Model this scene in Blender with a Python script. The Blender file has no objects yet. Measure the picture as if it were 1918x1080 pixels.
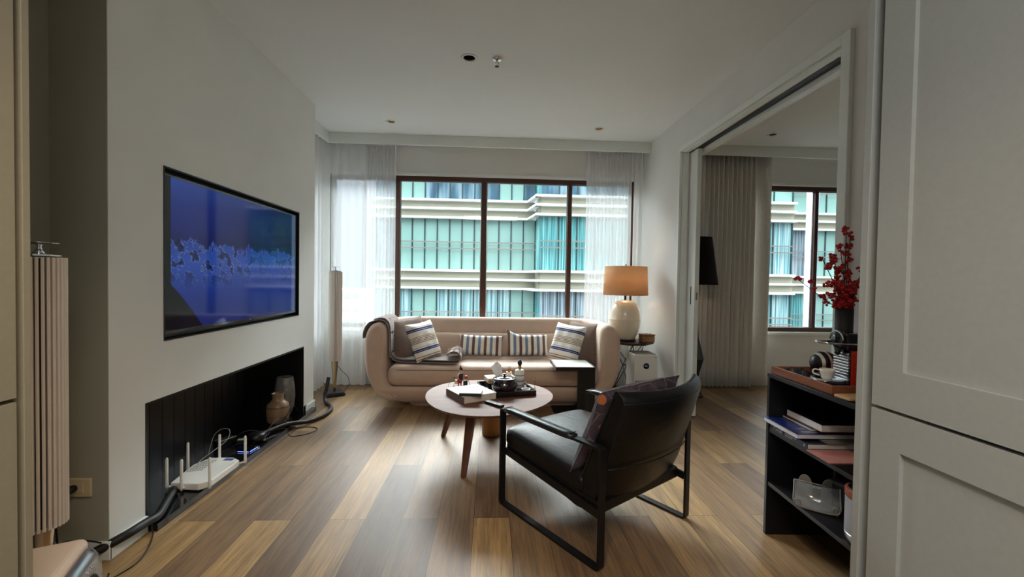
import bpy, bmesh, math, random
from mathutils import Vector, Matrix, Euler
random.seed(7)
PI = math.pi
SC = bpy.context.scene
COL = SC.collection

# ------------------------------------------------------------------ materials
def s2l(c):
    return tuple(((v/255.0)/12.92 if v/255.0 <= .04045 else (((v/255.0)+.055)/1.055)**2.4) for v in c)

class NT:
    def __init__(s, name):
        s.m = bpy.data.materials.new(name); s.m.use_nodes = True
        s.t = s.m.node_tree; s.b = s.t.nodes.get('Principled BSDF'); s.out = s.t.nodes.get('Material Output')
    def n(s, typ, **kw):
        o = s.t.nodes.new(typ)
        for k, v in kw.items():
            if k.startswith('_'): setattr(o, k[1:], v)
            else: o.inputs[k.replace('_', ' ')].default_value = v
        return o
    def l(s, a, b): s.t.links.new(a, b)
    def math(s, op, a, b=None, clamp=False):
        o = s.t.nodes.new('ShaderNodeMath'); o.operation = op; o.use_clamp = clamp
        for i, v in enumerate((a, b)):
            if v is None: continue
            if isinstance(v, (int, float)): o.inputs[i].default_value = v
            else: s.l(v, o.inputs[i])
        return o.outputs[0]
    def ramp(s, fac, stops, interp='LINEAR'):
        r = s.t.nodes.new('ShaderNodeValToRGB'); cr = r.color_ramp; cr.interpolation = interp
        while len(cr.elements) < len(stops): cr.elements.new(.5)
        for e, (p, c) in zip(cr.elements, stops):
            e.position = p; e.color = (*c, 1)
        s.l(fac, r.inputs[0]); return r.outputs[0]
    def mix(s, fac, a, b, mode='MIX'):
        o = s.t.nodes.new('ShaderNodeMix'); o.data_type = 'RGBA'; o.blend_type = mode
        for sock, v in ((o.inputs[0], fac), (o.inputs[6], a), (o.inputs[7], b)):
            if isinstance(v, (int, float)): sock.default_value = v
            elif isinstance(v, tuple): sock.default_value = (*v, 1) if len(v) == 3 else v
            else: s.l(v, sock)
        return o.outputs[2]
    def coord(s, kind='Object', scale=(1, 1, 1), rot=(0, 0, 0), loc=(0, 0, 0)):
        c = s.t.nodes.new('ShaderNodeTexCoord'); mp = s.t.nodes.new('ShaderNodeMapping')
        mp.inputs['Scale'].default_value = scale; mp.inputs['Rotation'].default_value = rot; mp.inputs['Location'].default_value = loc
        s.l(c.outputs[kind], mp.inputs[0]); return mp.outputs[0]
    def noise(s, vec, scale, detail=3, rough=.5):
        o = s.n('ShaderNodeTexNoise', Scale=scale, Detail=detail, Roughness=rough)
        s.l(vec, o.inputs['Vector']); return o.outputs[0]
    def bump(s, h, strength=.2, dist=.01):
        o = s.n('ShaderNodeBump', Strength=strength, Distance=dist); s.l(h, o.inputs['Height']); s.l(o.outputs[0], s.b.inputs['Normal'])

def mat(name, rgb, rough=.6, metal=0, noise=None, bump=None, coat=0, spec=None, sheen=0, emit=None, estr=0, var=.12):
    t = NT(name); b = t.b; c = s2l(rgb)
    b.inputs['Base Color'].default_value = (*c, 1); b.inputs['Roughness'].default_value = rough; b.inputs['Metallic'].default_value = metal
    if coat: b.inputs['Coat Weight'].default_value = coat; b.inputs['Coat Roughness'].default_value = .1
    if spec is not None: b.inputs['Specular IOR Level'].default_value = spec
    if sheen: b.inputs['Sheen Weight'].default_value = sheen; b.inputs['Sheen Roughness'].default_value = .5
    if emit: b.inputs['Emission Color'].default_value = (*s2l(emit), 1); b.inputs['Emission Strength'].default_value = estr
    v = t.coord('Object')
    nz = t.noise(v, noise or 30, 4)
    lo = tuple(x*(1-var) for x in c); hi = tuple(min(1, x*(1+var*.6)) for x in c)
    t.l(t.ramp(nz, [(.3, lo), (.7, hi)]), b.inputs['Base Color'])
    if bump: t.bump(t.noise(v, bump[0], 3), bump[1], bump[2] if len(bump) > 2 else .004)
    return t.m

M = {}
M['wall'] = mat('wall_paint', (222, 223, 220), .85, noise=3, var=.03, bump=(220, .08, .002))
M['ceil'] = mat('ceiling_paint', (226, 230, 230), .9, noise=2, var=.02)
M['trim'] = mat('white_trim_paint', (224, 230, 227), .45, noise=4, var=.02)
M['cab'] = mat('pantry_grey_paint', (164, 169, 169), .5, noise=60, var=.035, bump=(500, .05, .001))
M['cabL'] = mat('pantry_taupe_paint', (152, 144, 124), .5, noise=60, var=.035, bump=(500, .05, .001))
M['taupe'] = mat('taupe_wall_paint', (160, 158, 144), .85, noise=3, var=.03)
M['black'] = mat('black_laminate', (14, 14, 17), .35, noise=20)
M['blacksat'] = mat('black_satin_metal', (18, 19, 22), .38, metal=.3, noise=30)
M['shelfblack'] = mat('shelf_black_laminate', (12, 13, 19), .45, noise=18)
M['blackglossy'] = mat('black_gloss', (10, 10, 14), .12, coat=.5, noise=10)
M['rubber'] = mat('black_rubber', (13, 13, 14), .55, noise=80)
M['brownframe'] = mat('window_brown_aluminium', (66, 36, 26), .42, metal=.2, noise=12)
M['silver'] = mat('brushed_aluminium', (186, 188, 190), .28, metal=1, noise=200, var=.05)
M['chrome'] = mat('chrome', (222, 224, 228), .08, metal=1, noise=5, var=.02)
M['champagne'] = mat('champagne_metal', (196, 174, 146), .25, metal=.9, noise=5, var=.03)
M['fin'] = mat('fluted_grey_slats', (222, 210, 200), .55, noise=8, var=.04)
M['sofa'] = mat('sofa_dusty_pink_cotton', (204, 178, 158), .8, noise=14, var=.05, bump=(420, .25, .002), sheen=.25)
M['seam'] = mat('sofa_seam_piping', (120, 92, 76), .9)
M['throw'] = mat('throw_grey_brown_wool', (124, 109, 102), .95, noise=160, var=.3, bump=(260, .5, .004), sheen=.3)
M['fringe'] = mat('throw_fringe', (206, 186, 172), .95, noise=90, var=.15)
M['leather'] = mat('black_leather', (12, 12, 13), .38, spec=.35, noise=9, var=.2, bump=(26, .25, .006))
M['leatherarm'] = mat('black_leather_armrest', (24, 28, 32), .3, noise=20, var=.2, bump=(60, .2, .003))
M['pure_white'] = mat('white_plastic', (226, 224, 218), .4, noise=5, var=.02)
M['mesh_grey'] = mat('grey_perforated_mesh', (168, 160, 150), .7, noise=300, var=.2)
M['ceramic'] = mat('cream_glazed_ceramic', (226, 214, 190), .22, noise=6, var=.03, coat=.3)
M['darkbronze'] = mat('dark_bronze', (44, 36, 32), .4, metal=.6)
M['rustic'] = mat('rustic_light_wood', (150, 108, 70), .7, noise=14, var=.35, bump=(40, .5, .01))
M['paperwhite'] = mat('white_paper', (216, 214, 214), .7, noise=40, var=.03)
M['pages'] = mat('page_edges', (206, 196, 180), .8, noise=120, var=.08)
M['coverdark'] = mat('greybrown_cover', (112, 100, 96), .6)
M['green'] = mat('dark_green_cover', (16, 40, 32), .5)
M['navy'] = mat('navy_cover', (16, 26, 56), .35)
M['royal'] = mat('royal_blue_cover', (24, 44, 116), .3, coat=.3)
M['crimson'] = mat('crimson_cover', (118, 26, 46), .4)
M['pinkpaper'] = mat('pink_paper', (202, 138, 134), .7)
M['tissue'] = mat('tissue', (226, 226, 232), .9, var=.03)
M['mother'] = mat('cream_shell_box', (196, 182, 148), .35, noise=30, var=.2)
M['darkgold'] = mat('tan_inlay', (150, 122, 82), .45, noise=40, var=.2)
M['pot'] = mat('aubergine_glaze', (26, 17, 28), .12, coat=.7, noise=9, var=.3)
M['amber'] = mat('amber_liquid', (170, 104, 40), .2)
M['gold'] = mat('gold_metal', (196, 150, 82), .25, metal=1)
M['red'] = mat('red_plastic', (206, 48, 28), .3, coat=.3)
M['redlac'] = mat('red_lacquer', (170, 40, 44), .35)
M['berry'] = mat('red_berry', (186, 20, 26), .3, noise=40, var=.3)
M['twig'] = mat('twig', (62, 40, 32), .8)
M['matteblack'] = mat('matte_black_ceramic', (34, 34, 38), .6)
M['greyvase'] = mat('mottled_grey_glaze', (118, 115, 113), .4, noise=24, var=.4, bump=(40, .3, .004))
M['tanvase'] = mat('tan_striped_glaze', (138, 112, 88), .35, noise=8, var=.12)
M['curtgrey'] = mat('greige_lined_curtain', (214, 211, 205), .9, noise=160, var=.12, bump=(300, .2, .002))
M['cup'] = mat('white_porcelain', (232, 230, 226), .2)
M['lightwood'] = mat('pale_beech', (206, 172, 130), .5, noise=9, var=.12)
M['skin'] = mat('figurine_skin', (196, 156, 134), .6)
M['speckle'] = mat('speaker_grey_cloth', (168, 170, 184), .8, noise=260, var=.12)
M['tan_leather'] = mat('tan_leather_strap', (160, 82, 48), .5)
M['rosetop'] = mat('rose_beige_lacquer', (246, 224, 208), .45, var=.02)
M['whitetop'] = mat('white_table_inlay', (172, 174, 166), .6, var=.02)
M['ivory'] = mat('ivory_plastic', (206, 190, 156), .45, var=.02)
M['blueled'] = mat('lit_blue_edge', (120, 140, 240), .4, emit=(110, 140, 255), estr=1.6)
M['disp'] = mat('round_black_display', (12, 14, 22), .15)
M['dispglow'] = mat('display_digits', (150, 170, 220), .4, emit=(120, 150, 210), estr=.35)
M['wingrey'] = mat('router_vents', (128, 124, 118), .6)
M['routerblue'] = mat('router_blue_label', (40, 70, 130), .5)

def wood(name, c1, c2, rough, scale, axis='X', bump=.1):
    t = NT(name); sc = {'X': (1, 9, 9), 'Y': (9, 1, 9), 'Z': (9, 9, 1)}[axis]
    v = t.coord('Object', scale=sc)
    n1 = t.noise(v, scale, 6, .6); n2 = t.noise(v, scale*5, 3, .6)
    f = t.math('ADD', t.math('MULTIPLY', n1, .7), t.math('MULTIPLY', n2, .3))
    t.l(t.ramp(f, [(.3, s2l(c1)), (.7, s2l(c2))]), t.b.inputs['Base Color'])
    t.b.inputs['Roughness'].default_value = rough; t.b.inputs['Specular IOR Level'].default_value = .28; t.bump(n2, bump, .002); return t.m
M['walnut'] = wood('walnut_veneer', (84, 50, 39), (116, 76, 58), .55, 3)
M['walnutleg'] = wood('walnut_leg', (70, 40, 30), (108, 66, 48), .4, 3, 'Z')
M['stump'] = wood('stump_wood', (140, 92, 52), (174, 122, 74), .5, 2, 'Z')
M['traywood'] = wood('acacia_tray', (112, 64, 44), (160, 102, 74), .45, 2, 'Y')
M['tablewood'] = wood('dark_tabletop', (50, 36, 30), (84, 62, 50), .4, 4)

def floor_mat():
    t = NT('oak_vinyl_planks')
    # planks run along world Y : brick texture rows along X
    v = t.coord('Object', rot=(0, 0, PI/2), loc=(0, 0, 0))
    c = t.t.nodes.new('ShaderNodeTexCoord'); sep = t.t.nodes.new('ShaderNodeSeparateXYZ'); t.l(c.outputs['Object'], sep.inputs[0])
    cmb = t.t.nodes.new('ShaderNodeCombineXYZ')
    t.l(t.math('ADD', sep.outputs[1], -2.137+1.235*8), cmb.inputs[0]); t.l(t.math('ADD', sep.outputs[0], -.112+.1785*40), cmb.inputs[1])
    br = t.n('ShaderNodeTexBrick', _offset=.5, _offset_frequency=2, _squash=1.0)
    br.inputs['Color1'].default_value = (0, 0, 0, 1); br.inputs['Color2'].default_value = (1, 1, 1, 1); br.inputs['Mortar'].default_value = (.5, .5, .5, 1)
    br.inputs['Scale'].default_value = 1; br.inputs['Mortar Size'].default_value = .0012; br.inputs['Mortar Smooth'].default_value = .2; br.inputs['Bias'].default_value = 0
    br.inputs['Brick Width'].default_value = 1.235; br.inputs['Row Height'].default_value = .1785
    t.l(cmb.outputs[0], br.inputs['Vector'])
    rnd = br.outputs['Color']
    # per-plank offset of the grain
    off = t.t.nodes.new('ShaderNodeVectorMath'); off.operation = 'MULTIPLY_ADD'
    off.inputs[1].default_value = (13, 7, 3)
    t.l(rnd, off.inputs[0]); t.l(c.outputs['Object'], off.inputs[2])
    mp = t.t.nodes.new('ShaderNodeMapping'); mp.inputs['Scale'].default_value = (19, 1.3, 1); t.l(off.outputs[0], mp.inputs[0])
    g1 = t.noise(mp.outputs[0], 1.0, 6, .62)
    mp2 = t.t.nodes.new('ShaderNodeMapping'); mp2.inputs['Scale'].default_value = (120, 5, 1); t.l(off.outputs[0], mp2.inputs[0])
    g2 = t.noise(mp2.outputs[0], 1.0, 4, .7)
    base = t.ramp(rnd, [(0, s2l((96, 75, 56))), (.25, s2l((142, 114, 82))), (.5, s2l((112, 87, 64))), (.7, s2l((150, 122, 86))), (1, s2l((168, 136, 92)))])
    dark = t.mix(1.0, base, t.ramp(g1, [(.3, (.58, .56, .56)), (.52, (.92, .91, .90)), (.7, (1.14, 1.12, 1.07))]), 'MULTIPLY')
    c2 = t.mix(1.0, dark, t.ramp(g2, [(.35, (.70, .69, .68)), (.62, (1.16, 1.16, 1.16))]), 'MULTIPLY')
    c3 = t.mix(br.outputs['Fac'], c2, (.03, .02, .012))
    t.l(c3, t.b.inputs['Base Color'])
    t.l(t.math('ADD', t.math('MULTIPLY', g2, .2), .40), t.b.inputs['Roughness'])
    h = t.math('SUBTRACT', t.math('MULTIPLY', g2, .5), br.outputs['Fac'])
    t.bump(h, .25, .0018)
    return t.m
M['floor'] = floor_mat()

def sheer():
    t = NT('sheer_white_voile'); nt = t.t; nt.nodes.remove(t.b)
    df = t.n('ShaderNodeBsdfDiffuse'); df.inputs[0].default_value = (.92, .92, .91, 1)
    tl = t.n('ShaderNodeBsdfTranslucent'); tl.inputs[0].default_value = (.55, .58, .60, 1)
    tp = t.n('ShaderNodeBsdfTransparent'); tp.inputs[0].default_value = (1, 1, 1, 1)
    v = t.coord('Object'); nz = t.noise(v, 900, 1)
    m1 = t.n('ShaderNodeMixShader', Fac=.30); t.l(df.outputs[0], m1.inputs[1]); t.l(tl.outputs[0], m1.inputs[2])
    m2 = t.n('ShaderNodeMixShader'); t.l(t.math('ADD', t.math('MULTIPLY', nz, .2), .20), m2.inputs[0])
    t.l(m1.outputs[0], m2.inputs[1]); t.l(tp.outputs[0], m2.inputs[2]); t.l(m2.outputs[0], t.out.inputs[0]); return t.m
M['sheer'] = sheer()

def glass():
    t = NT('window_glass'); t.t.nodes.remove(t.b)
    tp = t.n('ShaderNodeBsdfTransparent'); tp.inputs[0].default_value = (.93, .96, .95, 1)
    gl = t.n('ShaderNodeBsdfGlossy', Roughness=.02); fr = t.n('ShaderNodeFresnel', IOR=1.35)
    nz = t.noise(t.coord('Object'), 3, 2)
    m2 = t.n('ShaderNodeMixShader'); t.l(t.math('MULTIPLY', fr.outputs[0], t.math('ADD', t.math('MULTIPLY', nz, .1), .8)), m2.inputs[0])
    t.l(tp.outputs[0], m2.inputs[1]); t.l(gl.outputs[0], m2.inputs[2]); t.l(m2.outputs[0], t.out.inputs[0]); return t.m
M['glass'] = glass()

def clearish(name, rgb, alpha):
    t = NT(name); t.b.inputs['Base Color'].default_value = (*s2l(rgb), 1); t.b.inputs['Roughness'].default_value = .1
    t.b.inputs['Alpha'].default_value = alpha; t.b.inputs['Specular IOR Level'].default_value = .8
    t.l(t.ramp(t.noise(t.coord('Object'), 20), [(.3, s2l(rgb)), (.7, s2l(tuple(min(255, v+14) for v in rgb)))]), t.b.inputs['Base Color'])
    return t.m
M['clear'] = clearish('clear_smoky_plastic', (150, 160, 168), .35)
M['bottleglass'] = clearish('clear_bottle_glass', (222, 222, 214), .75)

def stripes(name, coordaxis, stops, period=None, size=1.0, start=0.0, rough=.85, bumps=True, distort=.0):
    """colour bands along a local axis; stops: list of (pos 0..1, rgb), constant"""
    t = NT(name); c = t.t.nodes.new('ShaderNodeTexCoord'); sep = t.t.nodes.new('ShaderNodeSeparateXYZ'); t.l(c.outputs['Object'], sep.inputs[0])
    a = t.math('DIVIDE', t.math('SUBTRACT', sep.outputs[coordaxis], start), size)
    if period: a = t.math('FRACT', t.math('DIVIDE', a, period))
    t.l(t.ramp(a, [(p, s2l(q)) for p, q in stops], 'CONSTANT'), t.b.inputs['Base Color'])
    t.b.inputs['Roughness'].default_value = rough; t.bump(t.noise(c.outputs['Object'], 320, 2), .3, .002)
    return t.m

# ------------------------------------------------------------------ geometry helpers
class MB:
    def __init__(s): s.v = []; s.f = []; s.sm = []
    def add(s, vs, fs, smooth=False, mtx=None):
        o = len(s.v)
        for p in vs: s.v.append(tuple(mtx @ Vector(p)) if mtx else tuple(p))
        for f in fs: s.f.append([i+o for i in f]); s.sm.append(smooth)
        return s
    def box(s, x0, x1, y0, y1, z0, z1, mtx=None):
        return s.add([(x0,y0,z0),(x1,y0,z0),(x1,y1,z0),(x0,y1,z0),(x0,y0,z1),(x1,y0,z1),(x1,y1,z1),(x0,y1,z1)],
                     [(0,3,2,1),(4,5,6,7),(0,1,5,4),(1,2,6,5),(2,3,7,6),(3,0,4,7)], mtx=mtx)
    def bar(s, a, b, w, h, up=(0, 0, 1)):
        a = Vector(a); b = Vector(b); d = (b-a); L = d.length; d.normalize(); u = Vector(up)
        if abs(d.dot(u)) > .99: u = Vector((1, 0, 0))
        x = d.cross(u).normalized(); z = x.cross(d).normalized()
        vs = []
        for p in (a, b):
            for sx, sz in ((-1,-1),(1,-1),(1,1),(-1,1)): vs.append(p+x*sx*w/2+z*sz*h/2)
        return s.add(vs, [(3,2,1,0),(4,5,6,7),(0,1,5,4),(1,2,6,5),(2,3,7,6),(3,0,4,7)])
    def tube(s, pts, r, n=10, closed=False, caps=True):
        pts = [Vector(p) for p in pts]; N = len(pts); rr = r if isinstance(r, (list, tuple)) else [r]*N
        vs = []; fs = []; prev = None
        for i, p in enumerate(pts):
            if closed: d = pts[(i+1) % N]-pts[i-1]
            else: d = pts[min(i+1, N-1)]-pts[max(i-1, 0)]
            d.normalize()
            if prev is None:
                u = Vector((0, 0, 1)) if abs(d.z) < .9 else Vector((1, 0, 0)); x = d.cross(u).normalized()
            else: x = (prev-d*prev.dot(d)).normalized()
            prev = x; y = d.cross(x)
            for k in range(n):
                a = 2*PI*k/n; vs.append(p+(x*math.cos(a)+y*math.sin(a))*rr[i])
        R = N if closed else N-1
        for i in range(R):
            for k in range(n):
                a = i*n+k; b = i*n+(k+1) % n; c = ((i+1) % N)*n+(k+1) % n; d2 = ((i+1) % N)*n+k
                fs.append((a, b, c, d2))
        if caps and not closed: fs.append(tuple(range(n))[::-1]); fs.append(tuple((N-1)*n+k for k in range(n)))
        return s.add(vs, fs, True)
    def lathe(s, prof, n=32, cx=0, cy=0, mtx=None, sx=1, sy=1, capb=True, capt=True):
        vs = []; fs = []
        for r, z in prof:
            for k in range(n):
                a = 2*PI*k/n; vs.append((cx+r*math.cos(a)*sx, cy+r*math.sin(a)*sy, z))
        for i in range(len(prof)-1):
            for k in range(n): fs.append((i*n+k, i*n+(k+1) % n, (i+1)*n+(k+1) % n, (i+1)*n+k))
        if capb and prof[0][0] > 1e-5: fs.append(tuple(range(n))[::-1])
        if capt and prof[-1][0] > 1e-5: fs.append(tuple((len(prof)-1)*n+k for k in range(n)))
        return s.add(vs, fs, True, mtx)
    def ball(s, c, r, n=12, m=8, sc=(1, 1, 1)):
        prof = [(max(1e-4, math.sin(PI*i/m))*r, -math.cos(PI*i/m)*r) for i in range(m+1)]
        return s.lathe(prof, n, mtx=Matrix.Translation(c) @ Matrix.Diagonal((*sc, 1)), capb=False, capt=False)
    def grid(s, fn, nu, nv, cu=False, cv=False, smooth=True):
        vs = [fn(i/(nu if cu else nu-1), j/(nv if cv else nv-1)) for i in range(nu) for j in range(nv)]
        fs = []
        for i in range(nu if cu else nu-1):
            for j in range(nv if cv else nv-1):
                a = i*nv+j; b = ((i+1) % nu)*nv+j; c = ((i+1) % nu)*nv+(j+1) % nv; d = i*nv+(j+1) % nv
                fs.append((a, b, c, d))
        return s.add(vs, fs, smooth)
    def prism(s, poly, z0, z1, mtx=None, smooth=False):
        n = len(poly); vs = [(x, y, z0) for x, y in poly]+[(x, y, z1) for x, y in poly]
        fs = [tuple(range(n))[::-1], tuple(range(n, 2*n))]+[(i, (i+1) % n, n+(i+1) % n, n+i) for i in range(n)]
        return s.add(vs, fs, smooth, mtx)

def props(o, label=None, cat=None, group=None, kind=None):
    if label: o['label'] = label
    if cat: o['category'] = cat
    if group: o['group'] = group
    if kind: o['kind'] = kind
    return o

def link(name, mb, m, parent=None, org=None, bevel=0, solid=0, subd=0, world=True, weld=False, smooth=None, seg=2):
    """links the collected faces as one mesh object. world=True: coordinates are world ones"""
    me = bpy.data.meshes.new(name); vs = mb.v
    o = bpy.data.objects.new(name, me); COL.objects.link(o)
    if parent is not None:
        off = Vector((0, 0, 0)); p = parent
        while p is not None: off += p.location; p = p.parent
        o.parent = parent
    else:
        xs = [p[0] for p in vs]; ys = [p[1] for p in vs]; zs = [p[2] for p in vs]
        off = Vector(org) if org is not None else Vector(((min(xs)+max(xs))/2, (min(ys)+max(ys))/2, min(zs))); o.location = off
    if not world and parent is not None: off = Vector((0, 0, 0))
    me.from_pydata([tuple(Vector(p)-off) for p in vs], [], mb.f); me.update()
    sm = mb.sm if smooth is None else [smooth]*len(mb.f)
    me.polygons.foreach_set('use_smooth', sm)
    if m: me.materials.append(M[m] if isinstance(m, str) else m)
    bm = bmesh.new(); bm.from_mesh(me)
    if weld: bmesh.ops.remove_doubles(bm, verts=bm.verts, dist=1e-5)
    bmesh.ops.recalc_face_normals(bm, faces=bm.faces); bm.to_mesh(me); bm.free()
    if solid:
        q = o.modifiers.new('solid', 'SOLIDIFY'); q.thickness = solid; q.offset = 0
    if bevel:
        q = o.modifiers.new('bevel', 'BEVEL'); q.width = bevel; q.segments = seg; q.limit_method = 'ANGLE'; q.harden_normals = False
    if subd:
        q = o.modifiers.new('sub', 'SUBSURF'); q.levels = subd; q.render_levels = subd
    return o

def thing(name, loc, label, cat, group=None, rz=0):
    o = bpy.data.objects.new(name, None); COL.objects.link(o); o.location = loc; o.rotation_euler = (0, 0, rz)
    o.empty_display_size = .05
    return props(o, label, cat, group)

def struct(name, mb, m, parent=None, **k):
    o = link(name, mb, m, parent, **k)
    if parent is None: o['kind'] = 'structure'
    return o

def text_mb(txt, size, mtx, ext=.0004):
    cu = bpy.data.curves.new('t', 'FONT'); cu.body = txt; cu.size = size; cu.extrude = ext; cu.align_x = 'CENTER'; cu.align_y = 'CENTER'
    o = bpy.data.objects.new('t', cu); COL.objects.link(o)
    dg = bpy.context.evaluated_depsgraph_get(); me = bpy.data.meshes.new_from_object(o.evaluated_get(dg))
    mb = MB(); mb.add([v.co[:] for v in me.vertices], [list(p.vertices) for p in me.polygons], mtx=mtx)
    bpy.data.objects.remove(o); bpy.data.curves.remove(cu); bpy.data.meshes.remove(me); return mb

def copy_tree(o, parent=None):
    c = o.copy(); COL.objects.link(c)
    if parent is not None: c.parent = parent
    for ch in o.children: copy_tree(ch, c)
    return c

def frame(o, x, y, z):
    """matrix with columns x,y,z at o"""
    m = Matrix((x, y, z)).transposed().to_4x4(); m.translation = Vector(o); return m
# ------------------------------------------------------------------ the setting
H = 2.715; TW = -1.582; RW = 1.73
struct('floor', MB().box(-2.15, 5.15, -1.6, 5.05, -.03, 0), 'floor', org=(0, 0, 0))

def sheet(x0, x1, y0, y1, z, holes, r, h=.12, n=32):
    mb = MB(); xs = sorted({x0, x1} | {a+s*h for a, b in holes for s in (-1, 1)}); ys = sorted({y0, y1} | {round(b+s*h, 5) for a, b in holes for s in (-1, 1)})
    for i in range(len(xs)-1):
        for j in range(len(ys)-1):
            a, b, c, d = xs[i], xs[i+1], ys[j], ys[j+1]
            hit = [q for q in holes if abs((a+b)/2-q[0]) < 1e-3 and abs((c+d)/2-q[1]) < 1e-3]
            if not hit: mb.add([(a,c,z),(b,c,z),(b,d,z),(a,d,z)], [(0,1,2,3)]); continue
            cx, cy = hit[0]; vs = []; fs = []
            for k in range(n):
                t = 2*PI*k/n+PI/4; dx, dy = math.cos(t), math.sin(t); m = max(abs(dx), abs(dy))
                vs += [(cx+dx*r, cy+dy*r, z), (cx+dx/m*h, cy+dy/m*h, z)]
            for k in range(n): l = (k+1) % n; fs.append((2*k, 2*k+1, 2*l+1, 2*l))
            mb.add(vs, fs)
    return mb
LIGHTS = [(-.17, 3.0, .043), (-.993, 4.275, .036), (1.058, 4.275, .036), (2.847, 4.275, .036)]
cm = sheet(-2.15, 5.15, -1.6, 5.05, H, [(a, b) for a, b, c in LIGHTS], .04)
cm.box(-2.15, 5.15, -1.6, 5.05, 2.86, 2.95)
struct('ceiling', cm, 'ceil')

# TV wall with the screen recess and the low niche
RY0, RY1, RZ0, RZ1 = 2.162, 3.632, .872, 1.72
NY0, NY1, NZ0, NZ1 = 2.05, 3.735, .036, .600
mb = MB(); A, B = 1.862, 3.94
def lay(x0, x1, holes):
    ys = sorted({A, B} | {q for h in holes for q in h[:2]}); zs = sorted({0, 2.86} | {q for h in holes for q in h[2:]})
    for i in range(len(ys)-1):
        for j in range(len(zs)-1):
            y, z = (ys[i]+ys[i+1])/2, (zs[j]+zs[j+1])/2
            if any(h[0] < y < h[1] and h[2] < z < h[3] for h in holes): continue
            mb.box(x0, x1, ys[i], ys[i+1], zs[j], zs[j+1])
lay(TW-.07, TW, [(RY0, RY1, RZ0, RZ1), (NY0, NY1, 0, NZ1)])
lay(TW-.36, TW-.07, [(NY0, NY1, 0, NZ1)])
lay(-2.0, TW-.36, [])
struct('wall_media', mb, 'wall')
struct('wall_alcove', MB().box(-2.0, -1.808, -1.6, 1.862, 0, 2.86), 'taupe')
mb = MB(); mb.box(-1.808, TW, 1.8615, 1.8621, 0, 2.715)
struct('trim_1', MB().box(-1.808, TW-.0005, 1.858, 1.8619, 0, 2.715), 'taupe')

# window walls
def wall_open(x0, x1, y0, y1, holes, axis):
    """wall slab with rectangular openings, holes (a0,a1,z0,z1) along axis"""
    m = MB(); a0, a1 = (x0, x1) if axis == 'x' else (y0, y1)
    as_ = sorted({a0, a1} | {q for h in holes for q in h[:2]}); zs = sorted({0, 2.86} | {q for h in holes for q in h[2:]})
    for i in range(len(as_)-1):
        for j in range(len(zs)-1):
            a, z = (as_[i]+as_[i+1])/2, (zs[j]+zs[j+1])/2
            if any(h[0] < a < h[1] and h[2] < z < h[3] for h in holes): continue
            if axis == 'x': m.box(as_[i], as_[i+1], y0, y1, zs[j], zs[j+1])
            else: m.box(x0, x1, as_[i], as_[i+1], zs[j], zs[j+1])
    return m
WZ0, WZ1 = .63, 2.345
struct('wall_back', wall_open(-2.15, 5.15, 4.9, 5.05, [(-1.80, 1.64, WZ0, WZ1), (2.45, 4.85, WZ0, WZ1)], 'x'), 'wall')
struct('wall_left', wall_open(-2.15, -2.0, 3.94, 4.9, [(3.96, 4.82, WZ0, WZ1)], 'y'), 'wall')
struct('wall_left_outer', MB().box(-2.15, -2.0, -1.6, 3.94, 0, 2.86), 'wall')
struct('wall_right', wall_open(RW, 1.90, -1.6, 4.9, [(2.06, 3.86, 0, 2.39)], 'y'), 'wall')
struct('wall_near', MB().box(-2.15, 5.15, -1.75, -1.6, 0, 2.86), 'wall')
struct('wall_bedroom', MB().box(5.0, 5.15, -1.6, 4.9, 0, 2.86), 'wall')
# curtain pelmets
mb = MB(); mb.box(-1.74, RW, 4.64, 4.66, 2.606, H); mb.box(-1.74, -1.72, 3.94, 4.64, 2.606, H)
struct('trim_2', mb, 'trim', bevel=.002)
struct('trim_3', MB().box(1.90, 5.0, 4.64, 4.66, 2.60, H), 'trim', bevel=.002)
struct('trim_4', MB().box(-1.80, 1.64, 4.885, 4.9, WZ1, WZ1+.028), 'trim')
struct('trim_5', MB().box(2.45, 4.85, 4.885, 4.9, WZ1, WZ1+.028), 'trim')
struct('trim_6', MB().box(2.45, 4.85, 4.87, 4.9, WZ0-.035, WZ0), 'trim', bevel=.003)
struct('trim_7', MB().box(-1.80, 1.64, 4.87, 4.9, WZ0-.035, WZ0), 'trim', bevel=.003)
# baseboards
struct('baseboard_left', MB().box(TW, TW+.014, 1.848, 2.05, 0, .078), 'trim', bevel=.003)
struct('baseboard_alcove', MB().box(-1.808, TW+.014, 1.846, 1.858, 0, .078), 'trim', bevel=.003)
struct('baseboard_corner', MB().box(TW, TW+.014, 3.752, 3.955, 0, .082).box(TW-.1, TW+.014, 3.941, 3.955, 0, .082), 'trim', bevel=.003)
struct('baseboard_right', MB().box(RW-.014, RW, 3.91, 4.88, 0, .08), 'trim', bevel=.003)
struct('baseboard_bedroom', MB().box(1.92, 5.0, 4.884, 4.898, 0, .08), 'trim', bevel=.003)
# doorway casing
mb = MB(); X0 = 1.706
mb.box(X0, RW, 3.86, 3.895, 0, 2.43); mb.box(X0, RW, 2.005, 2.06, 0, 2.43); mb.box(X0, RW, 2.06, 3.86, 2.385, 2.43)
struct('trim_8', mb, 'trim', bevel=.003)
mb = MB(); mb.box(RW, 1.782, 2.06, 3.86, 2.375, 2.389); mb.box(1.848, 1.90, 2.06, 3.86, 2.345, 2.389)
mb.box(RW, 1.782, 3.848, 3.859, 0, 2.389); mb.box(1.848, 1.90, 3.848, 3.859, 0, 2.389); mb.box(RW, 1.90, 2.061, 2.072, 0, 2.389)
struct('trim_9', mb, 'trim')
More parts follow.
